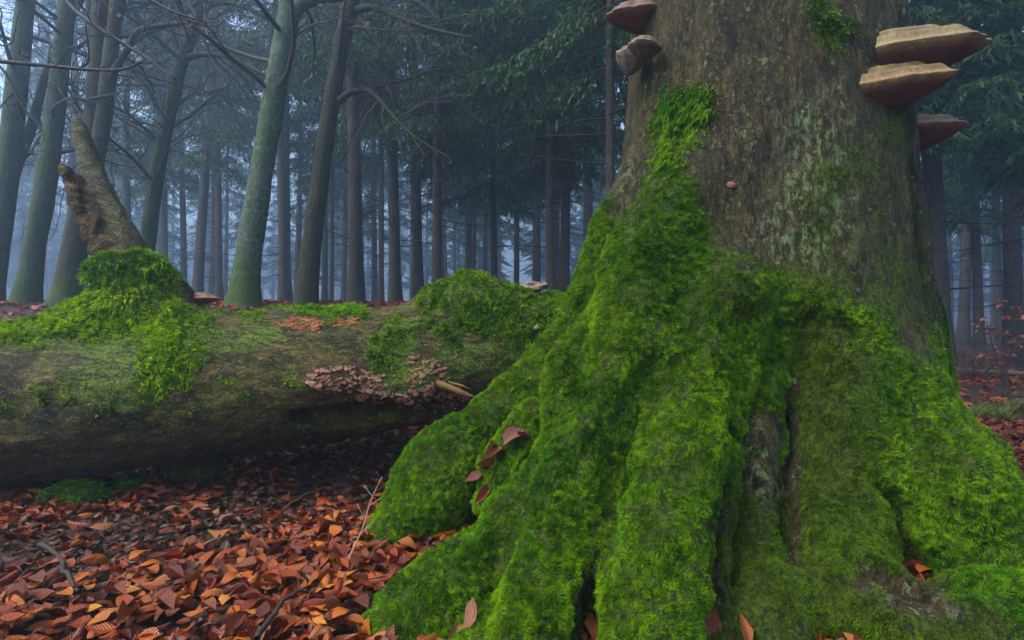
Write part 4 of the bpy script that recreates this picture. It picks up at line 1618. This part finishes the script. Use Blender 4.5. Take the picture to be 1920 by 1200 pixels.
def mossy_stone(px_, py_, Y_, sc, seed, label):
    p = on_ground(px_, py_)
    p[2] = float(terrain(p[0], p[1])) + sc[2] * .45
    o = thing('mossy_stone', p, label, 'stone')
    n_, m_ = 26, 16
    th = np.linspace(0, 2 * math.pi, n_, endpoint=False)
    ph = np.linspace(-math.pi / 2 + .02, math.pi / 2 - .02, m_)
    T_, P_ = np.meshgrid(th, ph)
    d = np.stack([np.cos(T_) * np.cos(P_), np.sin(T_) * np.cos(P_), np.sin(P_)], -1).reshape(-1, 3)
    V = d * (1 + .25 * vn(d + seed, 1.8, seed) + .1 * vn(d + seed, 5, seed))[:, None] * np.array(sc)
    i = np.arange(m_ - 1)[:, None] * n_
    j = np.arange(n_)[None, :]
    q = np.stack([i + j, i + (j + 1) % n_, i + n_ + (j + 1) % n_, i + n_ + j], -1).reshape(-1, 4)
    N_ = vnormals(V, q)
    w = smooth01(.1, .5, N_[:, 2] + .5 * vn(V, 9, seed))
    b = MB()
    b.add(V, q, None, np.stack([w, .6 + 0 * w, 0 * w], 1))
    st = b.build('stone_body', M_BARK, o)
    r = moss_blades(V + p, q, N_, w, 60000, (.014, .03), seed + 50, tint=(.8, .95, 1.6))
    if r:
        b = MB()
        b.add(r[0] - p, r[1], r[2], r[3])
        tag(b.build('moss', M_MOSS, st, smooth=False), kind='stuff')


mossy_stone(135, 938, 3.2, (.15, .08, .07), 4, 'flat mossy stone half buried in leaves under the log, leftmost')
mossy_stone(365, 890, 3.55, (.17, .09, .08), 6, 'green mossy stone in the leaves beneath the log, right of the grey one')
mossy_stone(235, 915, 3.4, (.13, .08, .05), 9, 'grey wet stone with little moss between the two green ones')
lump('stump_stub', on_ground(182, 925) + np.array([0, 0, .04]), (.07, .06, .05), (.035, .025, .016), 'small dark rotten stub under the log with a mossy cap', 12, mat=M_WOOD, rough=.35, cat='stump')


# ================================================================== BACKGROUND TREES
def grow(b, p, d, L, r, depth, rng, col, out=None, sag=0.0, wander=.28, nseg=6, kids=(4, 7), sides=(7, 5, 4, 3), lvl=0):
    """a bare branch with its twigs"""
    pts, dirs = [p], [d]
    for s in range(nseg):
        d = norm((d + rng.normal(0, wander, 3) * .6 + np.array([0, 0, -sag]))[None])[0]
        p = p + d * L / nseg
        pts.append(p)
        dirs.append(d)
    pts = np.array(pts)
    b.tube(pts, np.linspace(r, max(r * .35, .0018), len(pts)), sides[min(lvl, 3)], col, cap=False)
    if depth <= 0:
        return
    for k in range(rng.integers(*kids)):
        t = rng.uniform(.2, 1.0)
        i = min(int(t * nseg), nseg - 1)
        q = pts[i] + (pts[i + 1] - pts[i]) * (t * nseg - i)
        e = norm((dirs[i] * .75 + rng.normal(0, .62, 3) + np.array([0, 0, .1]))[None])[0]
        grow(b, q, e, L * rng.uniform(.35, .6), max(r * .38, .0024), depth - 1, rng, col, sag=sag, wander=wander * 1.1, nseg=max(nseg - 1, 4), kids=kids, sides=sides, lvl=lvl + 1)


def beech(label, rows, mat, seed, limbs=(), nb=10, zmin=2.2, group='bare beeches on the left', moss_h=.5, top=9.0, flare=1.6, twigcol=(.05, .045, .035), depth=2, foliage=None, forks=()):
    rng = np.random.default_rng(seed)
    R = pix(rows)
    R[:, 3] *= .68
    base = R[0].copy()
    base[2] = float(terrain(base[0], base[1])) - .05
    # continue the stem to the canopy
    d = norm((R[-1, :3] - R[-2, :3])[None])[0]
    tail = []
    p, r = R[-1, :3].copy(), R[-1, 3]
    while p[2] < top:
        d = norm((d + np.array([0, 0, .12]) + rng.normal(0, .05, 3))[None])[0]
        p = p + d * 1.0
        r *= .86
        tail.append([*p, r])
    R = np.vstack([base[None], R[1:], np.array(tail).reshape(-1, 4)])
    R = catmull(R, 6)
    hz = R[:, 2] - base[2]
    R[:, 3] *= 1 + (flare - 1) * np.exp(-np.maximum(hz, 0) / .28)
    o = thing('beech_tree', base[:3], label, 'tree', group)
    off = base[:3]
    b = MB()
    b.tube(R[:, :3] - off, R[:, 3], 22, None, wob=.10, seed=seed)
    V = b.v[0]
    lo_ = np.clip(1 - (V[:, 2] + .45 * vn(V, 3, seed) + .3 * vn(V, 8, seed)) / max(moss_h, .05), 0, 1)
    b.c[0] = np.stack([smooth01(0, .6, lo_), 0 * lo_, 0 * lo_], 1).astype(np.float32)
    b.build('trunk', mat, o)
    for f in forks:
        fr = catmull(pix(f), 5)
        fr[:, 3] *= .68
        b = MB()
        dd = norm((fr[-1, :3] - fr[-3, :3])[None])[0]
        p, r = fr[-1, :3], fr[-1, 3]
        ext = []
        for s in range(7):
            dd = norm((dd + np.array([0, 0, .1]) + rng.normal(0, .06, 3))[None])[0]
            p = p + dd * .8
            r *= .85
            ext.append([*p, r])
        fr = np.vstack([fr, ext])
        b.tube(fr[:, :3] - off, fr[:, 3], 14, (.1, 0, 0), wob=.1, seed=seed + 5)
        b.build('stem', mat, o)
    tb = MB()
    for lm_ in limbs:
        fr = catmull(pix(lm_), 5)
        fr[:, 3] *= .7
        b = MB()
        b.tube(fr[:, :3] - off, fr[:, 3], 9, (.25, 0, 0), wob=.15, seed=seed)
        b.build('limb', mat, o)
        for k in range(max(4, len(fr) // 2)):
            i = rng.integers(len(fr) // 5, len(fr) - 1)
            dd = norm((fr[i + 1, :3] - fr[i, :3])[None])[0]
            e = norm((dd * .8 + rng.normal(0, .55, 3))[None])[0]
            grow(tb, fr[i, :3] - off, e, rng.uniform(.5, 1.3), max(fr[i, 3] * .35, .005), 1, rng, twigcol, sag=.02)
    zc = R[:, 2] - base[2]
    for k in range(int(nb * 1.5)):
        z = rng.uniform(zmin, top * .95 - base[2])
        i = int(np.argmin(np.abs(zc - z)))
        a = rng.uniform(0, 2 * math.pi)
        e = norm(np.array([[math.cos(a), math.sin(a) * .8, rng.uniform(.05, .7)]]))[0]
        grow(tb, R[i, :3] - off, e, rng.uniform(1.2, 2.8), min(max(R[i, 3] * .24, .010), .032), depth, rng, twigcol, sag=.015, kids=(5, 9))
    tag(tb.build('branches', M_TWIG, o), kind='stuff')
    return o


beech('broad grey beech at the left picture edge, forking upward', [(-25, 540, 8.2, .22), (0, 430, 8.2, .21), (22, 250, 8.2, .20), (38, 100, 8.2, .18), (48, 0, 8.2, .16)], M_BEECH, 1, nb=12, zmin=1.6,
      forks=[[(-5, 460, 8.3, .12), (25, 330, 8.35, .11), (60, 235, 8.4, .1), (85, 140, 8.5, .08), (125, 60, 8.6, .06)]])
beech('leaning pale green beech with mossy foot, second from the left edge', [(48, 568, 8.0, .21), (62, 480, 8.0, .195), (88, 330, 8.0, .185), (108, 170, 8.0, .17), (124, 20, 8.0, .15)], M_BEECH, 2, nb=12, zmin=1.4, moss_h=.5)
beech('beech with twin stems right behind the broken limb', [(122, 562, 7.5, .21), (140, 460, 7.5, .2), (165, 330, 7.5, .185), (178, 200, 7.5, .17), (184, 80, 7.5, .15), (188, 0, 7.5, .14)], M_DARKBEECH, 3, nb=12, zmin=1.5,
      forks=[[(165, 360, 7.45, .13), (188, 260, 7.42, .14), (202, 150, 7.4, .135), (212, 60, 7.4, .125), (222, 0, 7.4, .12)]],
      limbs=[[(200, 160, 7.4, .07), (240, 90, 7.2, .06), (265, 55, 7.1, .05), (330, 45, 6.9, .035), (400, 40, 6.8, .02)]])
beech('slim beech leaning right, with arching limbs, right of the broken limb', [(262, 575, 9.5, .20), (275, 470, 9.5, .185), (295, 320, 9.5, .17), (325, 180, 9.5, .155), (345, 100, 9.5, .145), (375, 20, 9.5, .13)], M_BEECH, 4, nb=12, zmin=1.8,
      limbs=[[(350, 108, 9.5, .08), (385, 102, 9.3, .06), (430, 108, 9.1, .05), (490, 138, 8.9, .04), (540, 175, 8.8, .02)], [(380, 18, 9.5, .08), (410, 6, 9.3, .06), (450, 10, 9.1, .05), (520, 40, 8.9, .03)],
             [(335, 100, 9.5, .06), (325, 60, 9.5, .05), (308, 20, 9.5, .045), (298, -20, 9.5, .04)]])
beech('grey-green lichened beech with bright mossy foot, behind the middle of the log', [(456, 578, 6.9, .225), (466, 480, 6.9, .215), (488, 340, 6.9, .20), (508, 220, 6.9, .195), (528, 100, 6.9, .19), (545, 0, 6.9, .18)], M_LICHEN, 5, nb=8, zmin=2.4, moss_h=.55,
      forks=[[(538, 45, 6.9, .13), (560, 12, 6.85, .12), (590, -5, 6.8, .11), (630, -30, 6.8, .1)]])
beech('dark brown beech with smooth curved trunk, just right of the lichened one', [(573, 582, 7.6, .20), (582, 480, 7.6, .19), (596, 370, 7.6, .175), (612, 250, 7.6, .165), (636, 110, 7.6, .155), (660, 0, 7.6, .15)], M_DARKBEECH, 6, nb=7, zmin=2.6, moss_h=.1, flare=1.35,
      limbs=[[(636, 188, 7.55, .07), (662, 172, 7.4, .055), (695, 172, 7.2, .045), (735, 215, 7.0, .035), (780, 258, 6.9, .025), (850, 300, 6.8, .012)],
             [(668, 20, 7.6, .08), (700, 14, 7.4, .06), (750, 35, 7.2, .05), (810, 55, 7.0, .035), (890, 72, 6.8, .015)],
             [(672, 30, 7.6, .05), (700, 70, 7.4, .035), (712, 120, 7.3, .02)]])
beech('thin dark beech stem standing close behind the twin stems', [(150, 560, 9.6, .11), (156, 470, 9.6, .10), (165, 330, 9.6, .1), (170, 200, 9.6, .09), (172, 60, 9.6, .08)], M_DARKBEECH, 8, nb=8, zmin=1.5)
# the tree outside the picture on the left whose branches hang into view
rng = np.random.default_rng(31)
ob = np.array([-4.7, 4.2, float(terrain(-4.7, 4.2))])
o = thing('beech_tree', ob, 'beech beside the left picture edge whose dark bare branches hang across the top-left corner', 'tree')
b = MB()
zz = np.linspace(-.1, 9, 12)
b.tube(np.stack([.02 * zz ** 1.5, 0 * zz, zz], 1), np.linspace(.24, .12, 12), 18, (0.1, 0, 0), wob=.1)
b.build('trunk', M_DARKBEECH, o)
for rows in ([(-260, 70, 4.1, .05), (-100, 105, 3.9, .03), (0, 115, 3.8, .016), (80, 122, 3.75, .014), (160, 130, 3.7, .012), (230, 130, 3.65, .009), (272, 112, 3.6, .005)],
             [(-230, -260, 4.1, .045), (0, -160, 3.9, .028), (115, -10, 3.8, .018), (160, 35, 3.7, .016), (220, 75, 3.65, .013), (270, 105, 3.6, .010), (330, 150, 3.55, .006)],
             [(60, 119, 3.76, .008), (36, 105, 3.76, .007), (37, 92, 3.76, .005)],
             [(150, 128, 3.7, .009), (165, 115, 3.7, .008), (165, 85, 3.68, .006), (160, 45, 3.66, .005)],
             [(-60, 80, 3.9, .015), (0, 125, 3.8, .01), (22, 160, 3.78, .008), (36, 190, 3.77, .006), (56, 215, 3.75, .003)],
             [(-230, -300, 4.1, .045), (60, -200, 3.6, .03), (200, -60, 3.5, .014), (300, 10, 3.45, .009), (380, 40, 3.4, .005)]):
    fr = catmull(pix(rows), 5)
    b = MB()
    b.tube(fr[:, :3] - ob, fr[:, 3], 7, (.022, .018, .014), wob=.35)
    b.build('branch', M_TWIG, o)
    if len(rows) > 4:
        tb = MB()
        for k in range(6):
            i = rng.integers(len(fr) // 2, len(fr) - 1)
            dd = norm((fr[i + 1, :3] - fr[i, :3])[None])[0]
            grow(tb, fr[i, :3] - ob, norm((dd + rng.normal(0, .6, 3))[None])[0], rng.uniform(.12, .35), .004, 1, rng, (.022, .018, .014), nseg=5, kids=(1, 3))
        tag(tb.build('twigs', M_TWIG, o), kind='stuff')
b = MB()
for (a, c) in [(205, 18), (222, 26), (198, 8), (230, 10), (212, 38), (340, 34), (122, 36), (358, 46)]:
    p = at(a, c, 3.7) - ob
    s = rng.uniform(.03, .05)
    V = GEO[rng.integers(NV)][0] * s
    q = GEO[0][1]
    Rm = rotmats(rng.uniform(0, 6, 1), rng.uniform(.8, 1.6, 1), rng.uniform(0, 6, 1), np.array([False]))[0]
    b.add(V @ Rm.T + p, q, None, (.18, .085, .03))
tag(b.build('withered_leaves', M_DRY, o), kind='stuff')


# ---------------------------------------------------------------- spruces
def spruce_meshes(seed, H, crown0, blen, nbr, ntw, nst, strip, dead, r0=.17, droop=.5, dens=1.0):
    rng = np.random.default_rng(seed)
    zz = np.linspace(-.3, H, 16)
    rr = np.interp(zz, [-.3, 0, .5, H], [r0 * 1.5, r0 * 1.25, r0, .02])
    path = np.stack([.06 * np.sin(zz * .35 + seed), .06 * np.sin(zz * .27 + 2 * seed), zz], 1)
    b = MB()
    b.tube(path, rr, 10, (0.1, 0, 0), wob=.08, seed=seed)
    trunk_m = b.build('trunk', M_SPRUCE, mesh_only=True)
    b = MB()
    for k in range(dead):
        z = rng.uniform(1.0, crown0 + 2)
        a = rng.uniform(0, 2 * math.pi)
        d = np.array([math.cos(a), math.sin(a), rng.uniform(-.25, .25)])
        c = np.array([np.interp(z, zz, path[:, 0]), np.interp(z, zz, path[:, 1]), z])
        grow(b, c, d, rng.uniform(.4, 1.6), .011, 1, rng, (.035, .028, .024), sag=.05, nseg=4, kids=(1, 4), sides=(4, 3, 3, 3), wander=.16)
    dead_m = b.build('dead_branches', M_TWIG, mesh_only=True)
    # live branches
    b = MB()
    z = crown0 + (H - crown0) * rng.random(nbr) ** .85
    z = np.sort(z)
    rel = (z - crown0) / (H - crown0)
    L = blen * (1 - rel) ** .7 * rng.uniform(.65, 1.15, nbr) * np.clip(.55 + rel * 4, 0, 1) + .15
    a = rng.uniform(0, 2 * math.pi, nbr)
    t = (np.arange(ntw) + .5) / ntw
    ca, sa = np.cos(a)[:, None], np.sin(a)[:, None]
    r_ = L[:, None] * t[None]
    dz = -droop * L[:, None] * (t[None] ** 1.3) * (1 - .6 * rel[:, None]) + .25 * L[:, None] * t[None] ** 3
    cx0, cy0 = np.interp(z, zz, path[:, 0])[:, None], np.interp(z, zz, path[:, 1])[:, None]
    BP = np.stack([cx0 + ca * r_, cy0 + sa * r_, z[:, None] + dz], -1)
    for k in range(nbr):
        pts = np.vstack([[cx0[k, 0], cy0[k, 0], z[k]], BP[k][::max(1, ntw // 5)]])
        b.tube(pts, np.linspace(.018, .004, len(pts)), 3, (.03, .022, .016), cap=False)
    tw_side = np.where(np.arange(ntw) % 2, 1.0, -1.0)[None, :, None]
    out = np.stack([ca + 0 * t, sa + 0 * t, -.25 + 0 * ca + 0 * t], -1)
    lat = np.stack([-sa + 0 * t, ca + 0 * t, 0 * ca + 0 * t], -1)
    tl_ = (L[:, None] * .42 * (1 - .75 * t[None]) + .08) * rng.uniform(.6, 1.2, (nbr, ntw))
    td = norm(out * .55 + lat * tw_side + rng.normal(0, .22, (nbr, ntw, 3)) + np.array([0, 0, -.45]))
    u = (np.arange(nst) + .3) / nst
    SP = BP[:, :, None, :] + td[:, :, None, :] * (tl_[:, :, None] * u)[..., None]
    SP[..., 2] -= (tl_[:, :, None] * u ** 2) * .35
    SD = norm(td[:, :, None, :] + rng.normal(0, .5, SP.shape) + np.array([0, 0, -.25]))
    SP, SD = SP.reshape(-1, 3), SD.reshape(-1, 3)
    if dens < 1:
        kk = rng.random(len(SP)) < dens
        SP, SD = SP[kk], SD[kk]
    m = len(SP)
    ln = strip[0] * rng.uniform(.6, 1.4, m)
    wd = strip[1] * rng.uniform(.6, 1.3, m)
    W = norm(np.cross(SD, rng.normal(0, 1, (m, 3)))) * wd[:, None]
    mid = SP + SD * (ln * .4)[:, None]
    tip = SP + SD * ln[:, None] + np.array([0, 0, -.2]) * ln[:, None]
    V = np.stack([SP, mid + W, tip, mid - W], 1).reshape(-1, 3)
    q = np.arange(m)[:, None] * 4 + np.array([[0, 1, 2, 3]])
    c = np.array([.034, .090, .016]) * (1 - rng.random((m, 1)) * .5) + rng.random((m, 1)) ** 3 * np.array([.03, .055, .01])
    b.add(V, q, None, np.repeat(c, 4, 0))
    crown_m = b.build('crown', M_NEEDLE, mesh_only=True, smooth=False)
    return dict(trunk=trunk_m, dead_branches=dead_m, crown=crown_m)


SPR = {
    'near': spruce_meshes(1, 13, 2.9, 2.1, 105, 40, 18, (.09, .014), 30, r0=.10, droop=.6),
    'near2': spruce_meshes(2, 15, 3.4, 2.3, 110, 40, 16, (.10, .015), 34, r0=.12, droop=.65),
    'tall': spruce_meshes(3, 19, 5.0, 2.3, 92, 32, 10, (.13, .020), 46, droop=.6),
    'tall2': spruce_meshes(4, 21, 6.0, 2.5, 96, 30, 10, (.14, .020), 60, droop=.65),
    'tall3': spruce_meshes(5, 18, 4.2, 2.2, 88, 32, 10, (.13, .020), 40, droop=.75),
    'far': spruce_meshes(6, 20, 5.5, 2.3, 80, 22, 7, (.20, .036), 30),
}


def spruce(kind, px_, Y_, label, group, scale=1.0, rz=0.0, wpx=None, lean=0.0):
    x = (px_ - 960) / F_PX * Y_
    z = float(terrain(x, Y_))
    o = thing('spruce_tree', (x, Y_, z), label, 'tree', group, rz)
    o.rotation_euler = (0, lean, rz)
    ms = SPR[kind]
    r0 = {'near': .10, 'near2': .12}.get(kind, .17)
    for nm in ('trunk', 'dead_branches', 'crown'):
        c = obj(nm, ms[nm], o)
        if nm != 'trunk':
            c['kind'] = 'stuff'
        if nm == 'trunk' and wpx:
            k = .86 * wpx * Y_ / F_PX / 2 / (r0 * .97)
            c.scale = (k, k, scale)
        else:
            c.scale = (scale,) * 3
    return o


SG = 'spruces in the misty wood'
mid = [
    ('tall', 668, 11.5, 'thick spruce trunk just right of the dark curved beech', 32, .03),
    ('tall2', 712, 17.0, 'thin spruce stem left of the pair behind the log', 13, 0),
    ('tall3', 738, 12.5, 'reddish brown spruce trunk with dead twigs, second right of the dark beech', 26, .01),
    ('tall2', 778, 13.0, 'smooth grey spruce trunk left of the moss dome', 25, .02),
    ('near2', 824, 10.5, 'dark slim spruce with drooping green sprays left of the moss dome', 20, .01),
    ('tall', 888, 24.0, 'very thin pale spruce stem above the moss dome, left one', 10, 0),
    ('tall3', 908, 27.0, 'very thin pale spruce stem above the moss dome, right one', 9, 0),
    ('near', 930, 13.5, 'dark thin spruce above the right slope of the moss dome', 15, .01),
    ('tall', 968, 22.0, 'faint spruce stem above the pale lumpy fungus', 13, 0),
    ('near', 1036, 9.8, 'dark spruce with hanging sprays, left of two close to the old trunk', 18, .01),
    ('near2', 1064, 11.0, 'brown spruce trunk closest to the left side of the old trunk', 22, -.01),
    ('tall', 622, 20.0, 'thin spruce stem between dark beech and thick spruce', 8, .01),
    ('tall2', 528, 16.0, 'grey spruce trunk between the two nearest beeches', 20, .02),
    ('tall3', 372, 17.0, 'grey spruce trunk left of the lichened beech', 22, .03),
    ('tall', 345, 22.0, 'faint spruce stem left of the grey one beside the lichened beech', 14, .03),
    ('tall2', 410, 20.0, 'pale spruce stem close to the left of the lichened beech', 15, .02),
    ('tall3', 310, 21.0, 'faint spruce stem right of the slim leaning beech', 14, .02),
    ('near', 1150, 6.6, 'spruce half hidden behind the left side of the old trunk, green sprays reaching left', 20, 0),
    ('near2', 1752, 8.0, 'pale brown spruce trunk just right of the old tree', 42, -.01),
    ('tall3', 1893, 10.5, 'dark spruce trunk near the right picture edge behind the coppery sapling', 34, 0),
    ('near', 1975, 7.6, 'spruce beyond the right picture edge hanging its sprays into view', 30, 0),
    ('near2', 1835, 14.0, 'misty spruce between the two trunks on the right', 20, 0),
]
for i_, (kd, a, Y_, lab, w, ln) in enumerate(mid):
    spruce(kd, a, Y_, lab, SG, 1.0 if kd.startswith('near') else random.uniform(.92, 1.08), random.uniform(0, 6.28), w, ln)
FARLAB = 'slender grey spruce fading into the mist between nearer trunks'
rng = np.random.default_rng(17)
placed = []
while len(placed) < 78:
    Y_ = rng.uniform(17, 62)
    s = rng.uniform(-1.05, 1.05)
    x = s * Y_
    if all((x - p[0]) ** 2 + (Y_ - p[1]) ** 2 > 3.2 for p in placed):
        placed.append((x, Y_))
for x, Y_ in placed:
    a = 960 + x / Y_ * F_PX
    kd = ['far', 'far', 'tall', 'tall2'][rng.integers(4)] if Y_ > 30 else ['tall', 'tall2', 'tall3', 'far'][rng.integers(4)]
    spruce(kd, a, Y_, FARLAB, 'far spruces in the mist', rng.uniform(.8, 1.1), rng.uniform(0, 6.28), None, rng.normal(0, .012))

# the wood goes on behind: one far mass
rng = np.random.default_rng(23)
b = MB()
for k in range(420):
    if k < 260:
        Y_ = rng.uniform(60, 125)
        x = rng.uniform(-1.15, 1.15) * Y_
    else:
        Y_ = rng.uniform(10, 70)
        x = (1.12 * Y_ + rng.uniform(0, 30)) * (1 if k % 3 else -1)  # more wood beside the view, unseen, added to shade the mist
        if x < 0:
            x -= 9
    z0 = float(terrain(x, Y_))
    H_ = rng.uniform(16, 21)
    zz = np.array([z0 - .3, z0 + 6, z0 + H_])
    b.tube(np.stack([x + 0 * zz, Y_ + 0 * zz, zz], 1), [.2, .16, .03], 6, (.05, .04, .032), cap=False)
    m = 100
    rl = rng.random(m) ** .9
    z = z0 + 4.5 + rl * (H_ - 4.5)
    a = rng.uniform(0, 6.28, m)
    L_ = (2.2 * (1 - rl) ** .7 + .2) * rng.uniform(.6, 1.1, m)
    d = np.stack([np.cos(a), np.sin(a), -.5 + 0 * a], 1)
    S0 = np.stack([x + 0 * z, Y_ + 0 * z, z], 1)
    W = np.stack([-np.sin(a), np.cos(a), rng.normal(0, .4, m)], 1) * (L_ * .22)[:, None]
    V = np.stack([S0 + d * (L_ * .15)[:, None], S0 + d * (L_ * .6)[:, None] + W, S0 + d * L_[:, None], S0 + d * (L_ * .6)[:, None] - W], 1).reshape(-1, 3)
    b.add(V, np.arange(m)[:, None] * 4 + np.array([[0, 1, 2, 3]]), None, np.repeat(np.array([.028, .066, .018]) * rng.uniform(.6, 1.1, (m, 1)), 4, 0))
dw = b.build('distant_wood', M_NEEDLE, smooth=False)
tag(dw, 'far spruce wood dissolving in the mist', 'wood', kind='stuff')

# ================================================================== UNDERGROWTH ON THE RIGHT
def gp(px_, Y_):
    x = (px_ - 960) / F_PX * Y_
    return np.array([x, Y_, float(terrain(x, Y_))])


# coppery sapling
p0 = gp(1885, 6.2)
o = thing('beech_sapling', p0, 'small sapling holding coppery red leaves at the right edge', 'sapling')
rng = np.random.default_rng(41)
b = MB()
tips = []
for k, (a, h_, ox) in enumerate([(1885, 575, 0), (1905, 600, .05), (1850, 605, -.03)]):
    top_ = at(a, h_, 6.2) - p0
    pts = catmull(np.array([[ox * .3, 0, 0], top_ * np.array([.3, 1, .35]) + rng.normal(0, .02, 3), top_ * np.array([.8, 1, .75]), top_]), 5)
    b.tube(pts, np.linspace(.009, .003, len(pts)), 5, (.05, .03, .022))
    for j in range(9):
        i = rng.integers(5, len(pts))
        e = norm(np.array([[rng.normal(0, 1), rng.normal(0, .6), rng.uniform(.0, .5)]]))[0]
        L_ = rng.uniform(.1, .32)
        q = pts[i] + np.outer(np.linspace(0, L_, 4), e)
        b.tube(q, np.linspace(.004, .0015, 4), 4, (.05, .03, .022))
        tips += [q[r_] + rng.normal(0, .02, 3) for r_ in (1, 2, 3, 3)]
b.build('stem', M_TWIG, o)
b = MB()
for p in tips:
    V = GEO[rng.integers(NV)][0] * rng.uniform(.045, .075)
    Rm = rotmats(rng.uniform(0, 6, 1), rng.uniform(.2, 1.2, 1), rng.uniform(0, 6, 1), np.array([False]))[0]
    b.add(V @ Rm.T + p, GEO[0][1], None, np.array([.34, .12, .065]) * rng.uniform(.5, 1.2))
tag(b.build('leaves', M_DRY, o, smooth=True), kind='stuff')


def brush(name, label, base, n, hgt, spread, col, seed, cat='bush', r=.004):
    rng = np.random.default_rng(seed)
    o = thing(name, base, label, cat)
    b = MB()
    for k in range(n):
        a = rng.uniform(0, 6.28)
        d = norm(np.array([[math.cos(a) * spread, math.sin(a) * spread, 1]]))[0]
        s = np.array([math.cos(a), math.sin(a), 0]) * rng.uniform(0, .25 * spread)
        grow(b, s, d, hgt * rng.uniform(.5, 1.1), r, 1, rng, np.array(col) * rng.uniform(.6, 1.2), sag=.06, nseg=5, kids=(2, 5), sides=(4, 3, 3, 3))
    b.build('stems', M_TWIG, o)
    return o


brush('dry_bush', 'grey brown thicket of dead twigs at the foot of the pale spruce on the right', gp(1785, 7.6), 60, .55, .9, (.10, .075, .055), 51)
brush('dry_bush', 'tangle of thin bare stems left of the coppery sapling', gp(1830, 7.0), 30, .5, .8, (.085, .055, .045), 52)
brush('dry_bush', 'low dead brush behind the coppery sapling at the right edge', gp(1930, 8.6), 60, .6, 1.0, (.09, .06, .05), 53)


def tuft(label, base, n, L, seed, col):
    rng = np.random.default_rng(seed)
    b = MB()
    for k in range(n):
        a = rng.uniform(0, 6.28)
        s = np.array([rng.normal(0, .12), rng.normal(0, .07), 0])
        lean_ = rng.uniform(.2, 1.1)
        d = np.array([math.cos(a) * lean_, math.sin(a) * lean_, 1])
        l = L * rng.uniform(.5, 1.2)
        t = np.linspace(0, 1, 5)[:, None]
        pts = s + d * t * l + np.array([math.cos(a), math.sin(a), -.9]) * t ** 2 * l * .6
        w = np.array([-math.sin(a), math.cos(a), 0]) * .0035
        wt = np.array([1, .9, .7, .45, .05])[:, None]
        V = np.vstack([pts - w * wt, pts + w * wt])
        q = [[i, i + 1, i + 6, i + 5] for i in range(4)]
        b.add(V, q, None, np.array(col) * rng.uniform(.6, 1.3))
    o = b.build('grass_tuft', M_NEEDLE)
    o.location = [float(v) for v in base]
    tag(o, label, 'grass')


tuft('yellow green grass tuft in the leaves right of the old tree', gp(1840, 4.9), 260, .24, 61, (.16, .20, .03))
tuft('small grass tuft at the right picture edge', gp(1905, 5.2), 160, .2, 62, (.12, .16, .03))
# a fallen pole lying behind the sapling
p0 = gp(1820, 7.2)
b = MB()
q0, q1 = gp(1790, 7.3), gp(2010, 7.0)
pts = np.linspace(0, 1, 6)[:, None] * (q1 - q0) + np.array([0, 0, .06])
b.tube(pts, np.linspace(.04, .03, 6), 8, (.11, .08, .06), wob=.2)
o = b.build('fallen_pole', M_TWIG)
o.location = [float(v) for v in q0]
tag(o, 'thin fallen trunk lying on the ground behind the coppery sapling', 'log')

# ================================================================== THE MIST
hb = MB()
zlo, zhi = float(GLO[2]) - 1.0, 25.5
x0, x1_, y0, y1_ = gx[0] - 2, gx[-1] + 2, gy[0] - 2, gy[-1] + 2
V = [(x0, y0, zlo), (x1_, y0, zlo), (x1_, y1_, zlo), (x0, y1_, zlo), (x0, y0, zhi), (x1_, y0, zhi), (x1_, y1_, zhi), (x0, y1_, zhi)]
hm, nt, out = mat_new('haze_air')
pv = nt.nodes.new('ShaderNodeVolumePrincipled')
pv.inputs['Color'].default_value = (0.46, 0.64, 0.88, 1)
pv.inputs['Density'].default_value = 0.0145
pv.inputs['Anisotropy'].default_value = 0.65
nt.links.new(pv.outputs[0], out.inputs['Volume'])
hb.add(V, [(3, 2, 1, 0), (4, 5, 6, 7), (0, 1, 5, 4), (1, 2, 6, 5), (2, 3, 7, 6), (3, 0, 4, 7)])
haze = hb.build('haze', hm, smooth=False)
tag(haze, kind='stuff')
